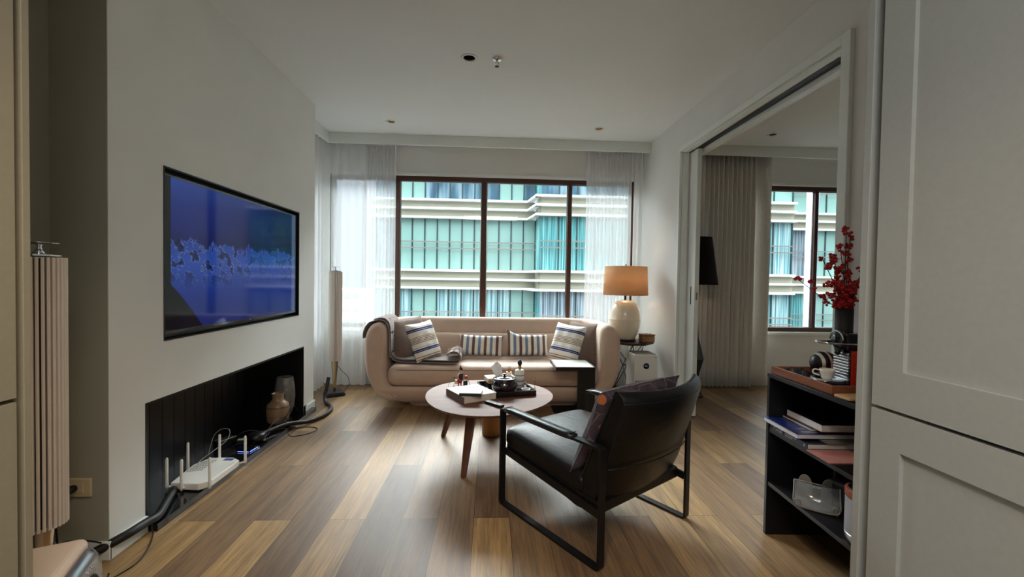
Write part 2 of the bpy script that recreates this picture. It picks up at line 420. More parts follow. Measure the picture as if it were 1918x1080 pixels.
# sliding door, parked in its pocket
d = MB().box(1.796, 1.836, 3.705, 3.846, .012, 2.372)
dr = struct('door_1', d, 'trim', bevel=.002)
link('door_pull', MB().box(1.794, 1.7962, 3.765, 3.778, 1.00, 1.16), 'blacksat', dr)
link('door_latch', MB().box(1.808, 1.822, 3.7035, 3.7052, 1.04, 1.11), 'silver', dr, bevel=.003)
link('door_track', MB().box(1.79, 1.842, 2.08, 3.84, 2.373, 2.3745), 'blacksat', dr)

# windows
def window(name, axis, fix, a0, a1, mulls, fr=.05):
    """frame in a slab opening; mulls: list of (centre, width)"""
    root = None; m = MB(); f0, f1 = fix
    def bx(m, p0, p1, z0, z1, g0=f0, g1=f1):
        return m.box(p0, p1, g0, g1, z0, z1) if axis == 'x' else m.box(g0, g1, p0, p1, z0, z1)
    bx(m, a0, a1, WZ1-.05, WZ1); bx(m, a0, a1, WZ0, WZ0+.05); bx(m, a0, a0+fr, WZ0+.05, WZ1-.05); bx(m, a1-fr, a1, WZ0+.05, WZ1-.05)
    for c, w in mulls: bx(m, c-w/2, c+w/2, WZ0+.05, WZ1-.05)
    root = struct(name, m, 'brownframe', bevel=.004)
    m = MB(); e = [a0+fr]+[q for c, w in mulls for q in (c-w/2, c+w/2)]+[a1-fr]
    for i in range(0, len(e), 2):
        g = MB(); bx(g, e[i]+.001, e[i+1]-.001, WZ0+.051, WZ1-.051, (f0+f1)/2-.002, (f0+f1)/2+.002); link('glass_pane', g, 'glass', root)
        k = MB(); p, q = e[i], e[i+1]; s = .009
        for aa in ((p, q, WZ1-.05-s, WZ1-.05), (p, q, WZ0+.05, WZ0+.05+s), (p, p+s, WZ0+.059, WZ1-.059), (q-s, q, WZ0+.059, WZ1-.059)):
            bx(k, *aa, (f0+f1)/2+.004, (f0+f1)/2+.012)
        link('glazing_bead', k, 'silver', root)
    return root
window('window_1', 'x', (4.915, 4.975), -1.80, 1.64, [(-1.058, .05), (-.088, .062), (.895, .046)])
window('window_2', 'y', (-2.09, -2.03), 3.96, 4.82, [])
window('window_3', 'x', (4.915, 4.975), 2.45, 4.85, [(3.84, .042)])

# niche lining and its projecting slab
n = MB()
W = .094; y = NY0+.004
while y < NY1-.01:
    n.box(TW-.349, TW-.340, y, min(y+W-.004, NY1-.004), NZ0, NZ1-.004); y += W
n.box(TW-.356, TW-.349, NY0+.002, NY1-.002, NZ0, NZ1-.002)
nt = thing('niche_lining', (TW-.15, 2.9, 0), 'black panelled lining and low slab of the fireplace-like niche under the television', 'niche')
link('back_panel', n, 'black', nt)
link('side_panel', MB().box(TW-.34, TW+.002, NY1-.012, NY1-.001, NZ0, NZ1-.002), 'black', nt)
link('side_panel', MB().box(TW-.34, TW+.002, NY0+.001, NY0+.012, NZ0, NZ1-.002), 'black', nt)
link('top_panel', MB().box(TW-.34, TW+.002, NY0+.012, NY1-.012, NZ1-.012, NZ1-.002), 'black', nt)
link('base_slab', MB().box(TW-.35, TW+.052, NY0+.004, NY1-.004, .001, NZ0).box(TW+.001, TW+.052, NY1-.004, 3.875, .001, NZ0), 'blackglossy', nt)

# tall pantry units either side of the camera
def pantry(name, s, x, y1, stripw, gap, zgap, mt, label, shaker):
    t = thing(name, (s*(x+.3), .4, 0), label, 'cupboard')
    def bx(a, b, c, d_, e, f, m=None):
        m = m or MB(); return m.box(min(s*a, s*b), max(s*a, s*b), c, d_, e, f)
    back = RW if s > 0 else 1.806
    link('carcass', bx(x+.095, back-.002, -.5, y1-stripw, .001, 2.70), mt, t)
    link('end_panel', bx(x, back-.002, y1-stripw+.0005, y1, .001, 2.70), mt, t, bevel=.0015)
    yd = y1-stripw-gap
    for z0, z1, r0, r1 in ((zgap+.005, 2.69, zgap+.112, 2.55), (.04, zgap-.005, .14, zgap-.105)):
        m = MB(); ya, yb = -.3, yd
        if shaker:
            bx(x, x+.02, yb-.089, yb, z0, z1, m); bx(x, x+.02, ya, ya+.089, z0, z1, m)
            bx(x, x+.02, ya+.089, yb-.089, z0, r0, m); bx(x, x+.02, ya+.089, yb-.089, r1, z1, m)
            bx(x+.012, x+.02, ya+.089, yb-.089, r0, r1, m)
        else: bx(x, x+.02, ya, yb, z0, z1, m)
        link('door', m, mt, t)
    return t
pantry('pantry_unit', 1, 1.10, 1.231, .025, .030, .855, 'cab', 'tall grey panelled cupboard with two recessed doors at the right edge', True)
pantry('pantry_unit', -1, 1.10, 1.086, .018, .016, .900, 'cabL', 'tall plain taupe cupboard at the left edge, in front of the fluted speaker', False)

# ------------------------------------------------------------------ ceiling fittings
for i, (x, y, r) in enumerate(LIGHTS):
    lab = ['black recessed downlight beside the sprinkler head in the ceiling', 'brass-lined recessed downlight in the ceiling, left one near the window pelmet',
           'brass-lined recessed downlight in the ceiling, right one near the window pelmet', 'dark recessed downlight in the bedroom ceiling, seen through the doorway'][i]
    t = thing('ceiling_downlight', (x, y, H), lab, 'light', 'recessed ceiling downlights')
    link('trim_ring', MB().lathe([(r-.001, H+.004), (r, H-.004), (r+.008, H-.005), (r+.016, H-.001)], 36, x, y, capb=False, capt=False), 'trim', t, solid=.001)
    gold = i in (1, 2)
    link('reflector', MB().lathe([(r-.001, H+.001), (r-.004, H+(.012 if i in (1, 2) else .03)), (r*.6, H+(.024 if i in (1, 2) else .06)), (.001, H+(.030 if i in (1, 2) else .07))], 32, x, y, capb=False), 'gold' if gold else 'black', t)
    if gold: link('lamp', MB().ball((x, y, H+.014), .013), 'bottleglass', t)
x, y = .021, 2.997
t = thing('sprinkler_head', (x, y, H), 'small chrome fire sprinkler head in the ceiling', 'sprinkler')
link('escutcheon', MB().lathe([(.036, H-.001), (.036, H-.006), (.022, H-.016), (.011, H-.018)], 28, x, y), 'chrome', t)
m = MB(); m.lathe([(.010, H-.016), (.010, H-.028)], 16, x, y)
for s in (-1, 1): m.tube([(x+s*.009, y, H-.024), (x+s*.014, y, H-.038), (x+s*.005, y, H-.052)], .0026, 6)
link('sprinkler_body', m, 'chrome', t)
link('deflector', MB().lathe([(.001, H-.052), (.015, H-.0525), (.015, H-.055), (.001, H-.055)], 14, x, y), 'darkbronze', t)

# ------------------------------------------------------------------ curtains
def curtain(name, pts, z0, z1, n, amp, mt, label, group, thick=0, seed=0, pinch=.75, hem=.07):
    """pleated cloth hung along the ground line pts (two points), n pleats"""
    rnd = random.Random(seed); a = Vector(pts[0]); b = Vector(pts[1]); d = b-a; nrm = Vector((-d.y, d.x)).normalized()
    wob = [rnd.uniform(.55, 1.25) for _ in range(n+2)]; sh = [rnd.uniform(-.16, .16) for _ in range(n+2)]
    NU = n*10+1
    def fn(u, v):
        q = u*n; k = int(q); f = q-k
        w = wob[k]*(1-f)+wob[k+1]*f; s = sh[k]*(1-f)+sh[k+1]*f
        am = amp*w*(pinch+(1-pinch)*v*1.3); ph = 2*PI*(q+s*v)
        off = am*math.sin(ph); al = .22*am*math.sin(2*ph)*v
        p = a+d*u+nrm*off+d.normalized()*al
        zz = z1+(z0-z1)*v
        return (p.x, p.y, zz)
    m = MB().grid(fn, NU, 14)
    o = link(name, m, mt, solid=thick)
    props(o, label, 'curtain', group); return o
G = 'sheer white window curtains'
CZ = 2.64
curtain('sheer_curtain', [(-1.83, 3.96), (-1.79, 4.70)], .018, CZ, 9, .024, 'sheer', 'sheer white curtain on the short left side, next to the television wall', G, seed=1)
curtain('sheer_curtain', [(-1.74, 4.765), (-1.36, 4.765)], .016, CZ, 4, .022, 'sheer', 'sheer white curtain behind the fluted speaker by the sofa', G, seed=2)
curtain('sheer_curtain', [(-1.40, 4.80), (-1.055, 4.80)], .014, CZ, 9, .026, 'sheer', 'gathered sheer white curtain at the left edge of the wide window', G, seed=3)
curtain('sheer_curtain', [(1.055, 4.79), (1.57, 4.79)], .014, CZ, 13, .026, 'sheer', 'gathered sheer white curtain behind the table lamp, right of the wide window', G, seed=4)
curtain('sheer_curtain', [(1.585, 4.76), (1.685, 4.76)], .014, CZ, 2, .016, 'sheer', 'narrow end of sheer white curtain in the corner by the right wall', G, seed=5)
curtain('lined_curtain', [(2.02, 4.76), (2.40, 4.76)], .012, 2.66, 3, .035, 'curtgrey', 'greige lined curtain with broad folds behind the black floor lamp', 'greige bedroom curtains', .006, 6, .9)
curtain('lined_curtain', [(2.41, 4.775), (3.0, 4.775)], .012, 2.66, 11, .030, 'curtgrey', 'greige lined curtain with many narrow pleats in the bedroom', 'greige bedroom curtains', .006, 7, .9)
curtain('lined_curtain', [(2.96, 4.83), (3.20, 4.80)], .012, 2.66, 1, .014, 'curtgrey', 'flat edge of greige lined curtain beside the bedroom window', 'greige bedroom curtains', .006, 8, 1)

# ------------------------------------------------------------------ outside: the neighbouring block
M['spandrel'] = mat('facade_beige_render', (164, 160, 140), .9, noise=.8, var=.05)
M['ledge'] = mat('facade_white_ledge', (214, 218, 218), .8, noise=1)
M['mint'] = mat('mint_glass_panel', (138, 176, 167), .3, noise=.6, var=.07)
M['mull'] = mat('facade_dark_mullion', (34, 62, 62), .5)
M['rail'] = mat('facade_grey_rail', (128, 124, 118), .5)
M['column'] = mat('outside_column', (176, 178, 214), .8)
def curt_glass(name, cols, per, rough=.2):
    t = NT(name); c = t.t.nodes.new('ShaderNodeTexCoord'); sep = t.t.nodes.new('ShaderNodeSeparateXYZ'); t.l(c.outputs['Object'], sep.inputs[0])
    cmb = t.t.nodes.new('ShaderNodeCombineXYZ'); t.l(t.math('MULTIPLY', sep.outputs[0], per), cmb.inputs[0]); t.l(t.math('MULTIPLY', sep.outputs[2], .25), cmb.inputs[2])
    nz = t.noise(cmb.outputs[0], 1, 2, .6)
    t.l(t.ramp(nz, [(.34, s2l(cols[0])), (.48, s2l(cols[1])), (.62, s2l(cols[2]))]), t.b.inputs['Base Color'])
    t.b.inputs['Roughness'].default_value = rough; return t.m
M['teal'] = curt_glass('teal_glass_with_blinds', [(36, 96, 104), (76, 144, 146), (130, 188, 186)], 14)
M['bluec'] = curt_glass('blue_glass_with_curtains', [(78, 122, 132), (126, 168, 172), (182, 206, 204)], 13)
M['dkglass'] = curt_glass('dark_glass_painted_reflections', [(34, 58, 76), (62, 96, 114), (130, 156, 168)], 1.6)  # dark panes; their reflections are painted as pale patches in the colour
M['greyc'] = curt_glass('grey_glass_with_curtains', [(64, 82, 98), (116, 134, 144), (176, 186, 190)], 12)

LV = [(-6.9, 'a'), (-3.67, 'a'), (-.44, 'a'), (2.79, 'b')]     # top of each white sill line at its window foot
def facade(root, xa, xb, Y, pick, pitch, z0=-8.0, z1=9.5, ret=None, base=.70, dep=.35):
    """bands of beige spandrel with three white ledges and rows of glass panels"""
    per = 3.22
    for lev in (-2, -1, 0, 1, 2):
        zb = base+lev*per       # spandrel bottom (top of a window row)
        link('spandrel', MB().box(xa, xb, Y, Y+dep, zb, zb+.92), 'spandrel', root)
        for k, q in enumerate((0, .41, .80)):
            link('ledge', MB().box(xa-(.25 if ret else 0), xb+(.0), Y-.22, Y+.02, zb+q, zb+q+.10), 'ledge', root)
        zw0, zw1 = zb+.92, zb+per
        if lev in (-2, 2):
            link('window_band', MB().box(xa, xb, Y+.1, Y+dep, zw0, zw1), 'mint', root); continue
        x = xa; i = 0; ml = MB()
        while x < xb-.05:
            e = min(x+pitch, xb)
            link('window_panel', MB().box(x+.025, e-.025, Y+.10, Y+.16, zw0, zw1), pick(lev, i, x), root)
            ml.box(e-.028, e+.028, Y+.06, Y+.14, zw0, zw1); x = e; i += 1
        link('mullions', ml, 'mull', root)
        link('railing', MB().box(xa, xb, Y-.10, Y-.06, zw0+1.22, zw0+1.27).box(xa, xb, Y-.10, Y-.06, zw0+.93, zw0+.98), 'rail', root)
    link('core', MB().box(xa+(.06 if ret else 0), xb, Y+dep, Y+8, z0, z1), 'spandrel', root)
bd = thing('apartment_building', (4, 22, -9), 'neighbouring apartment block with beige bands, white ledges and mint green glass, outside the windows', 'building')
def pick_main(lev, i, x):
    if lev == 1: return 'mint' if i in (2, 3, 10, 11) else 'dkglass'
    if lev == 0: return 'dkglass' if i < 2 else 'mint'
    return 'mint' if i in (3, 4, 11, 12) else 'bluec'
facade(bd, -5.35, 2.05, 20.0, pick_main, .57)
for lev in (-1, 0, 1):
    zb = .70+lev*3.22
    link('return_glass', MB().box(2.06, 2.15, 18.55, 20.0, zb+.92, zb+3.22).box(2.03, 2.07, 19.2, 19.26, zb+.92, zb+3.22), 'teal', bd)
    link('return_spandrel', MB().box(2.04, 2.15, 18.45, 20.0, zb, zb+.92), 'spandrel', bd)
    for q in (0, .41, .80): link('return_ledge', MB().bar((1.74, 19.86, zb+q+.05), (1.98, 18.24, zb+q+.05), .24, .10), 'ledge', bd)
def pick_pro(lev, i, x): return {1: 'dkglass', 0: 'teal', -1: 'greyc'}[lev]
facade(bd, 2.1, 6.9, 18.4, pick_pro, .8, ret=1)
facade(bd, 10.9, 13.55, 18.7, lambda l, i, x: {1: 'mint', 0: 'bluec', -1: 'bluec'}[l], .88)
facade(bd, 13.6, 19.9, 21.3, lambda l, i, x: 'mint' if l == 1 or i in (3, 4) else ('greyc' if l == 0 else 'teal'), .9)
link('pier', MB().box(6.9, 10.9, 18.6, 27, -8, 9.5), 'spandrel', bd)
# pale outside column next to the bedroom mullion
struct('trim_10', MB().box(4.09, 4.165, 5.30, 5.42, -1, 3.4), 'column')
f = thing('distant_building', (-19, 62, -9), 'pale distant tower seen faintly through the sheer curtain left of the sofa', 'building')
link('tower_block', MB().box(-23, -18.2, 62, 68, -9, -.6), 'ledge', f)
for k in range(4):
    link('window_row', MB().box(-22.6, -18.6, 61.9, 62.05, -7.6+k*1.9, -6.8+k*1.9), 'spandrel', f)

# ------------------------------------------------------------------ television
t = thing('television', (TW-.04, 2.897, RZ0), 'large flat television glowing blue, set into the wall above the black niche', 'television')
ty0, ty1, tz0, tz1 = RY0+.012, RY1-.03, RZ0+.028, RZ1-.030
xf = TW-.012
link('backing', MB().box(TW-.069, TW-.06, RY0+.001, RY1-.001, RZ0+.001, RZ1-.001), 'black', t)
link('recess_trim', MB().box(TW-.06, TW+.003, RY0, RY0+.006, RZ0, RZ1).box(TW-.06, TW+.003, RY1-.008, RY1, RZ0, RZ1).box(TW-.06, TW+.003, RY0+.006, RY1-.008, RZ0, RZ0+.006).box(TW-.06, TW+.003, RY0+.006, RY1-.008, RZ1-.008, RZ1), 'blacksat', t)
link('casing', MB().box(TW-.06, xf-.004, ty0, ty1, tz0, tz1), 'black', t, bevel=.003)
fr = MB(); b = .010
fr.box(xf-.004, xf+.002, ty0, ty1, tz0, tz0+b*1.5).box(xf-.004, xf+.002, ty0, ty1, tz1-b, tz1).box(xf-.004, xf+.002, ty0, ty0+b, tz0+b*1.5, tz1-b).box(xf-.004, xf+.002, ty1-b, ty1, tz0+b*1.5, tz1-b)
link('bezel', fr, 'blackglossy', t, bevel=.001)
def screen_mat():
    t = NT('television_picture'); c = t.t.nodes.new('ShaderNodeTexCoord'); sep = t.t.nodes.new('ShaderNodeSeparateXYZ'); t.l(c.outputs['Generated'], sep.inputs[0])
    u, v = sep.outputs[1], sep.outputs[2]
    cmb = t.t.nodes.new('ShaderNodeCombineXYZ'); t.l(t.math('MULTIPLY', u, 1.8), cmb.inputs[0]); t.l(v, cmb.inputs[1])
    n1 = t.noise(cmb.outputs[0], 11, 7, .62); n3 = t.noise(cmb.outputs[0], 2.2, 3, .5)
    cu = t.t.nodes.new('ShaderNodeCombineXYZ'); t.l(t.math('MULTIPLY', u, 1.8), cu.inputs[0])
    rid = t.noise(cu.outputs[0], 6, 6, .7)          # skyline height along the picture
    sky = t.ramp(v, [(.60, s2l((16, 26, 84))), (.70, s2l((20, 34, 104))), (.85, s2l((24, 42, 116))), (1, s2l((36, 62, 140)))])
    sky = t.mix(1.0, sky, t.ramp(t.math('ADD', u, t.math('MULTIPLY', n3, .4)), [(.2, (1.5, 1.5, 1.4)), (.65, (.9, .9, .9)), (1.15, (.25, .25, .32))]), 'MULTIPLY')
    snow = t.ramp(t.math('ADD', v, t.math('MULTIPLY', n3, .25)), [(.0, s2l((22, 34, 92))), (.35, s2l((24, 50, 140))), (.6, s2l((42, 80, 176))), (.75, s2l((30, 60, 150)))])
    rock = t.ramp(n1, [(.42, (1, 1, 1)), (.52, (0, 0, 0))])
    band = t.ramp(v, [(.26, (0, 0, 0)), (.42, (1, 1, 1)), (.66, (1, 1, 1)), (.76, (.5, .5, .5))])
    left = t.ramp(u, [(0, (1, 1, 1)), (.40, (.85, .85, .85)), (.62, (.35, .35, .35)), (1, (.7, .7, .7))])
    ln = t.ramp(t.math('ABSOLUTE', t.math('SUBTRACT', n1, .49)), [(0, (1, 1, 1)), (.014, (0, 0, 0))])
    land = t.mix(t.math('MULTIPLY', t.math('MULTIPLY', rock, band), left), snow, s2l((12, 22, 66)))
    land = t.mix(t.math('MULTIPLY', t.math('MULTIPLY', ln, band), t.math('MULTIPLY', left, .75)), land, s2l((140, 165, 225)))
    horizon = t.math('ADD', .44, t.math('MULTIPLY', rid, .32))
    sel = t.math('GREATER_THAN', v, horizon)
    cc = t.mix(sel, land, sky)
    slope = t.math('ADD', t.math('MULTIPLY', t.math('POWER', t.math('MULTIPLY', t.math('SUBTRACT', .36, v), 1.0, True), .75), -.40), u)
    slope = t.math('ADD', slope, t.math('MULTIPLY', v, .10))
    cc = t.mix(t.ramp(slope, [(.012, (1, 1, 1)), (.018, (0, 0, 0))]), cc, s2l((6, 9, 26)))
    cc = t.mix(t.ramp(u, [(.0, (1, 1, 1)), (.028, (0, 0, 0))], 'CONSTANT'), cc, (0.003, .004, .006))
    cc = t.mix(t.ramp(u, [(0, (0, 0, 0)), (.955, (.55, .55, .55))], 'CONSTANT'), cc, s2l((110, 126, 165)))  # pale strip at the window end: curtain reflection painted over the picture
    b = t.b; b.inputs['Base Color'].default_value = (.004, .004, .006, 1); b.inputs['Roughness'].default_value = .06; b.inputs['Specular IOR Level'].default_value = .16
    t.l(cc, b.inputs['Emission Color']); b.inputs['Emission Strength'].default_value = .42
    return t.m
link('screen', MB().box(xf-.004, xf-.001, ty0+b, ty1-b, tz0+b*1.5, tz1-b), screen_mat(), t)
link('logo', text_mb('LG', .012, frame((xf+.0026, 2.93, tz0+.0075), (0, 1, 0), (0, 0, 1), (1, 0, 0))), 'silver', t)

# ------------------------------------------------------------------ fluted tower speakers
def speaker(x, y, face, label, foot=True):
    t = thing('tower_speaker', (x, y, 0), label, 'speaker', 'fluted tower loudspeakers', rz=face)
    # local: front towards -Y
    m = MB(); b = [(-.075, -.06), (-.06, -.085), (.06, -.085), (.075, -.06), (.075, .085), (.06, .10), (-.06, .10), (-.075, .085)]
    top = [(p*.86, q*.86) for p, q in b]
    n = len(b); m.add([(p*1.25, q*1.15, 0) for p, q in b]+[(p*1.25, q*1.15, .016) for p, q in b]+[(p*1.02, q*.98, .034) for p, q in b],
          [tuple(range(n))[::-1]]+[(i, (i+1) % n, n+(i+1) % n, n+i) for i in range(n)]+[(n+i, n+(i+1) % n, 2*n+(i+1) % n, 2*n+i) for i in range(n)]+[tuple(range(2*n, 3*n))])
    link('base_plate', m, 'blacksat', t, world=False)
    link('spike', MB().lathe([(.011, .034), (.013, .08), (.034, .345), (.034, .352)], 28), 'champagne', t, world=False)
    # aluminium back shell
    prof = [(-.052, -.012)]+[(-.052*math.cos(a), -.01+.062*math.sin(a)) for a in [PI*k/10 for k in range(11)]]+[(.052, -.012)]
    link('back_shell', MB().prism(prof, .352, 1.25, smooth=False), 'silver', t, world=False, bevel=.002)
    k = 0; m = MB()
    for i in range(15):
        a = PI*(i+.5)/15; r = .060
        cx, cy = -r*math.cos(a), -.012-r*.86*math.sin(a)
        dx, dy = -math.cos(a), -math.sin(a)*.86
        L = .012; w = .0042; lo = .352+.022*abs(math.cos(a))**2
        px, py = -dy, dx; s = math.hypot(px, py); px, py = px/s, py/s
        pts = [(cx-dx*L-px*w*.7, cy-dy*L-py*w*.7), (cx+dx*.004-px*w, cy+dy*.004-py*w), (cx+dx*.006, cy+dy*.006), (cx+dx*.004+px*w, cy+dy*.004+py*w), (cx-dx*L+px*w*.7, cy-dy*L+py*w*.7)]
        s_ = MB().prism(pts, .350, 1.247)
        link('slat', s_, 'fin', t, world=False)
    link('baffle', MB().prism([(-.053, -.008), (-.045, -.035), (-.02, -.055), (.02, -.055), (.045, -.035), (.053, -.008)], .356, 1.243), 'rubber', t, world=False)
    link('top_cap', MB().prism([(p*1.0, q) for p, q in prof]+[(.045, -.035), (.02, -.055), (-.02, -.055), (-.045, -.035)], 1.2505, 1.256), 'silver', t, world=False)
    link('tweeter_stem', MB().lathe([(.018, 1.256), (.010, 1.270), (.006, 1.285), (.012, 1.291)], 20), 'chrome', t, world=False)
    link('tweeter_lens', MB().lathe([(.001, 1.289), (.048, 1.293), (.050, 1.296), (.001, 1.2975)], 28), 'silver', t, world=False)
    return t
speaker(-1.565, 4.42, math.radians(28), 'grey fluted tower speaker standing between the television wall and the sofa')
speaker(-1.495, 1.50, math.radians(52), 'grey fluted tower speaker in the alcove at the left edge')

# ------------------------------------------------------------------ device at the lower left
t = thing('floor_device', (-1.215, 1.275, 0), 'rose-beige box with a silver rim and round black grille on the floor at lower left', 'appliance', rz=math.radians(25))
link('housing', MB().box(-.26, .02, -.14, .14, .012, .368), 'rosetop', t, world=False, bevel=.022, seg=4)
def sq(r, z, n=40, e=3.2):
    return [(r*math.copysign(abs(math.cos(2*PI*k/n))**(2/e), math.cos(2*PI*k/n)), r*math.copysign(abs(math.sin(2*PI*k/n))**(2/e), math.sin(2*PI*k/n)), z) for k in range(n)]
def rimloft(rings):
    m = MB(); n = 40; vs = []
    for k in rings:
        for p in sq(k[0], 0, n, k[2]): vs.append((k[1], p[0]*.92, .196+p[1]))
    fs = [(i*n+j, i*n+(j+1) % n, (i+1)*n+(j+1) % n, (i+1)*n+j) for i in range(len(rings)-1) for j in range(n)]
    return m.add(vs, fs, True)
link('bezel', rimloft([(.150, .018, 4.5), (.158, .024, 4.5), (.158, .034, 4), (.148, .050, 3.2), (.112, .060, 2.2), (.106, .056, 2)]), 'silver', t, world=False)
link('round_grille', rimloft([(.107, .057, 2), (.09, .050, 2), (.05, .042, 2), (.0005, .040, 2)]), 'rubber', t, world=False)
m = MB()
for q in range(3):
    for k in range(44):
        a = 2*PI*(k+.5*(q % 2))/44; r = .118+q*.007; m.ball((.0592-q*.0016, .92*r*math.cos(a), .196+r*math.sin(a)), .0012, 6, 4)
link('perforation', m, 'black', t, world=False)
link('feet', MB().box(-.2, 0, -.1, .1, 0, .012), 'rubber', t, world=False)

# ------------------------------------------------------------------ socket and plugs
t = thing('wall_socket', (-1.72, 1.858, .30), 'ivory double wall socket low on the alcove wall', 'socket')
link('cover_plate', MB().box(-1.800, -1.645, 1.848, 1.858, .268, .345), 'ivory', t, bevel=.003)
link('socket_insert', MB().box(-1.788, -1.672, 1.845, 1.848, .284, .326), 'ivory', t, bevel=.001)
for k, x in enumerate((-1.705, -1.745)):
    p = thing('power_plug', (x, 1.845, .30), ['black plug in the socket, right one of the two', 'black plug in the socket, left one of the two beside the speaker'][k], 'plug', 'plugs in the alcove socket')
    link('plug_body', MB().tube([(x, 1.845, .308), (x-.002, 1.828, .307), (x-.008, 1.812, .302), (x-.014, 1.802, .296)], [.014, .016, .012, .006], 12), 'rubber', p)
    link('cord', MB().tube([(x-.014, 1.802, .296), (x-.03, 1.795, .28), (x-.045, 1.80, .24), (x-.05, 1.82, .15), (x-.04, 1.82, .05), (x-.06, 1.78, .008)], .0035, 8), 'rubber', p)

# ------------------------------------------------------------------ cables
def smooth_path(pts, n=8):
    P = [Vector(p) for p in pts]; out = []
    for i in range(len(P)-1):
        a = P[max(i-1, 0)]; b = P[i]; c = P[i+1]; d = P[min(i+2, len(P)-1)]
        for k in range(n):
            t = k/n; out.append(.5*((2*b)+(-a+c)*t+(2*a-5*b+4*c-d)*t*t+(-a+3*b-3*c+d)*t*t*t))
    out.append(P[-1]); return out
def cable(name, pts, r, m, label, n=8):
    o = link(name, MB().tube(smooth_path(pts), r, n), m); return props(o, label, 'cable')
cable('cable_sleeve', [(-1.77, 1.62, .03), (-1.70, 1.76, .03), (-1.62, 1.83, .045), (-1.548, 1.90, .075), (-1.545, 2.0, .07), (-1.55, 2.08, .060), (-1.60, 2.2, .058), (-1.66, 2.34, .058)], .019, 'rubber', 'thick black cable sleeve running along the skirting from the alcove into the niche', 14)
cable('cable_sleeve', [(-1.66, 3.03, .055), (-1.62, 3.2, .055), (-1.55, 3.38, .053), (-1.46, 3.53, .022), (-1.40, 3.68, .019), (-1.395, 3.84, .019), (-1.44, 3.97, .019), (-1.52, 4.07, .022), (-1.55, 4.13, .07), (-1.545, 4.16, .14), (-1.54, 4.19, .23)], .0165, 'rubber', 'thick black cable sleeve curling over the floor up to the fluted speaker by the curtain', 14)
cable('thin_cable', [(-1.38, 1.62, .10), (-1.46, 1.72, .01), (-1.44, 1.82, .006), (-1.47, 1.92, .006), (-1.525, 2.02, .006), (-1.545, 2.04, .02), (-1.56, 2.06, .06)], .0028, 'rubber', 'thin black cable looping on the floor beside the skirting at lower left')
cable('thin_cable', [(-1.76, 1.70, .10), (-1.72, 1.80, .105), (-1.66, 1.84, .09), (-1.60, 1.848, .075)], .003, 'rubber', 'thin black cable sagging in front of the alcove wall under the socket')
cable('thin_cable', [(-1.55, 3.36, .052), (-1.50, 3.42, .008), (-1.43, 3.46, .004), (-1.35, 3.43, .004), (-1.34, 3.36, .004), (-1.40, 3.28, .004), (-1.48, 3.26, .006), (-1.53, 3.30, .045), (-1.60, 3.28, .042)], .0028, 'rubber', 'thin black cable looping out of the niche onto the oak floor')
cable('thin_cable', [(-1.62, 3.30, .041), (-1.58, 3.42, .10), (-1.57, 3.48, .155), (-1.57, 3.55, .14), (-1.56, 3.60, .06), (-1.58, 3.62, .041)], .0028, 'rubber', 'thin black cable arching in front of the tan vase')
cable('thin_cable', [(-1.60, 3.12, .041), (-1.60, 3.22, .09), (-1.60, 3.33, .11), (-1.58, 3.41, .09), (-1.575, 3.44, .05)], .0028, 'rubber', 'thin black cable loop to the left of the tan vase')
cable('thin_cable', [(-1.555, 4.40, .33), (-1.50, 4.44, .24), (-1.44, 4.45, .17), (-1.435, 4.46, .09), (-1.50, 4.49, .02), (-1.56, 4.52, .006)], .0026, 'rubber', 'thin black cable drooping from the back of the fluted speaker by the curtain')
cable('white_cable', [(-1.66, 2.52, .075), (-1.69, 2.58, .10), (-1.68, 2.70, .12), (-1.66, 2.80, .15), (-1.68, 2.86, .19), (-1.74, 2.88, .19), (-1.78, 2.86, .15), (-1.80, 2.84, .041)], .0018, 'mesh_grey', 'thin pale cable curving behind the white router')
for k, q in enumerate([((-1.72, 2.95, .041), (-1.66, 3.02, .07), (-1.60, 3.1, .041), (-1.66, 3.18, .06), (-1.74, 3.2, .041)), ((-1.80, 3.0, .041), (-1.72, 3.12, .09), (-1.64, 3.22, .05), (-1.70, 3.30, .041)), ((-1.62, 2.98, .041), (-1.58, 3.08, .06), (-1.60, 3.20, .05), (-1.68, 3.26, .041))]):
    cable('thin_cable', q, .0028, 'rubber', ['tangled thin black cable on the niche slab, nearest the black box', 'tangled thin black cable at the back of the niche slab', 'tangled thin black cable at the front of the niche slab'][k])

# ------------------------------------------------------------------ router
t = thing('router', (-1.635, 2.53, NZ0), 'white wireless router with six upright antennas in the niche', 'router')
poly = [(-1.70, 2.37), (-1.545, 2.355), (-1.505, 2.40), (-1.505, 2.66), (-1.56, 2.70), (-1.70, 2.70), (-1.735, 2.60)]
link('housing', MB().prism(poly, NZ0+.006, NZ0+.042), 'pure_white', t, bevel=.005)
link('rubber_feet', MB().prism([(-1.70, 2.38), (-1.55, 2.37), (-1.53, 2.66), (-1.70, 2.68)], NZ0, NZ0+.006), 'rubber', t)
m = MB()
for i in range(6):
    for j in range(5): m.box(-1.71+i*.013, -1.703+i*.013, 2.50+j*.03+i*.004, 2.522+j*.03+i*.004, NZ0+.0419, NZ0+.0425)
link('vents', m, 'wingrey', t)
link('status_label', MB().box(-1.60, -1.545, 2.655, 2.685, NZ0+.0419, NZ0+.0426), 'routerblue', t)
for x, y in ((-1.715, 2.365), (-1.625, 2.345), (-1.495, 2.37), (-1.755, 2.585), (-1.655, 2.715), (-1.487, 2.69)):
    a = link('antenna', MB().tube([(x, y, NZ0+.012), (x, y, NZ0+.03), (x, y, NZ0+.05), (x, y, NZ0+.172), (x, y, NZ0+.180)], [.007, .0085, .0075, .0072, .003], 10), 'pure_white', t)
    link('hinge', MB().tube([(x, y, NZ0+.02), (x*.8-1.62*.2, y*.8+2.53*.2, NZ0+.02)], .006, 8), 'pure_white', a)
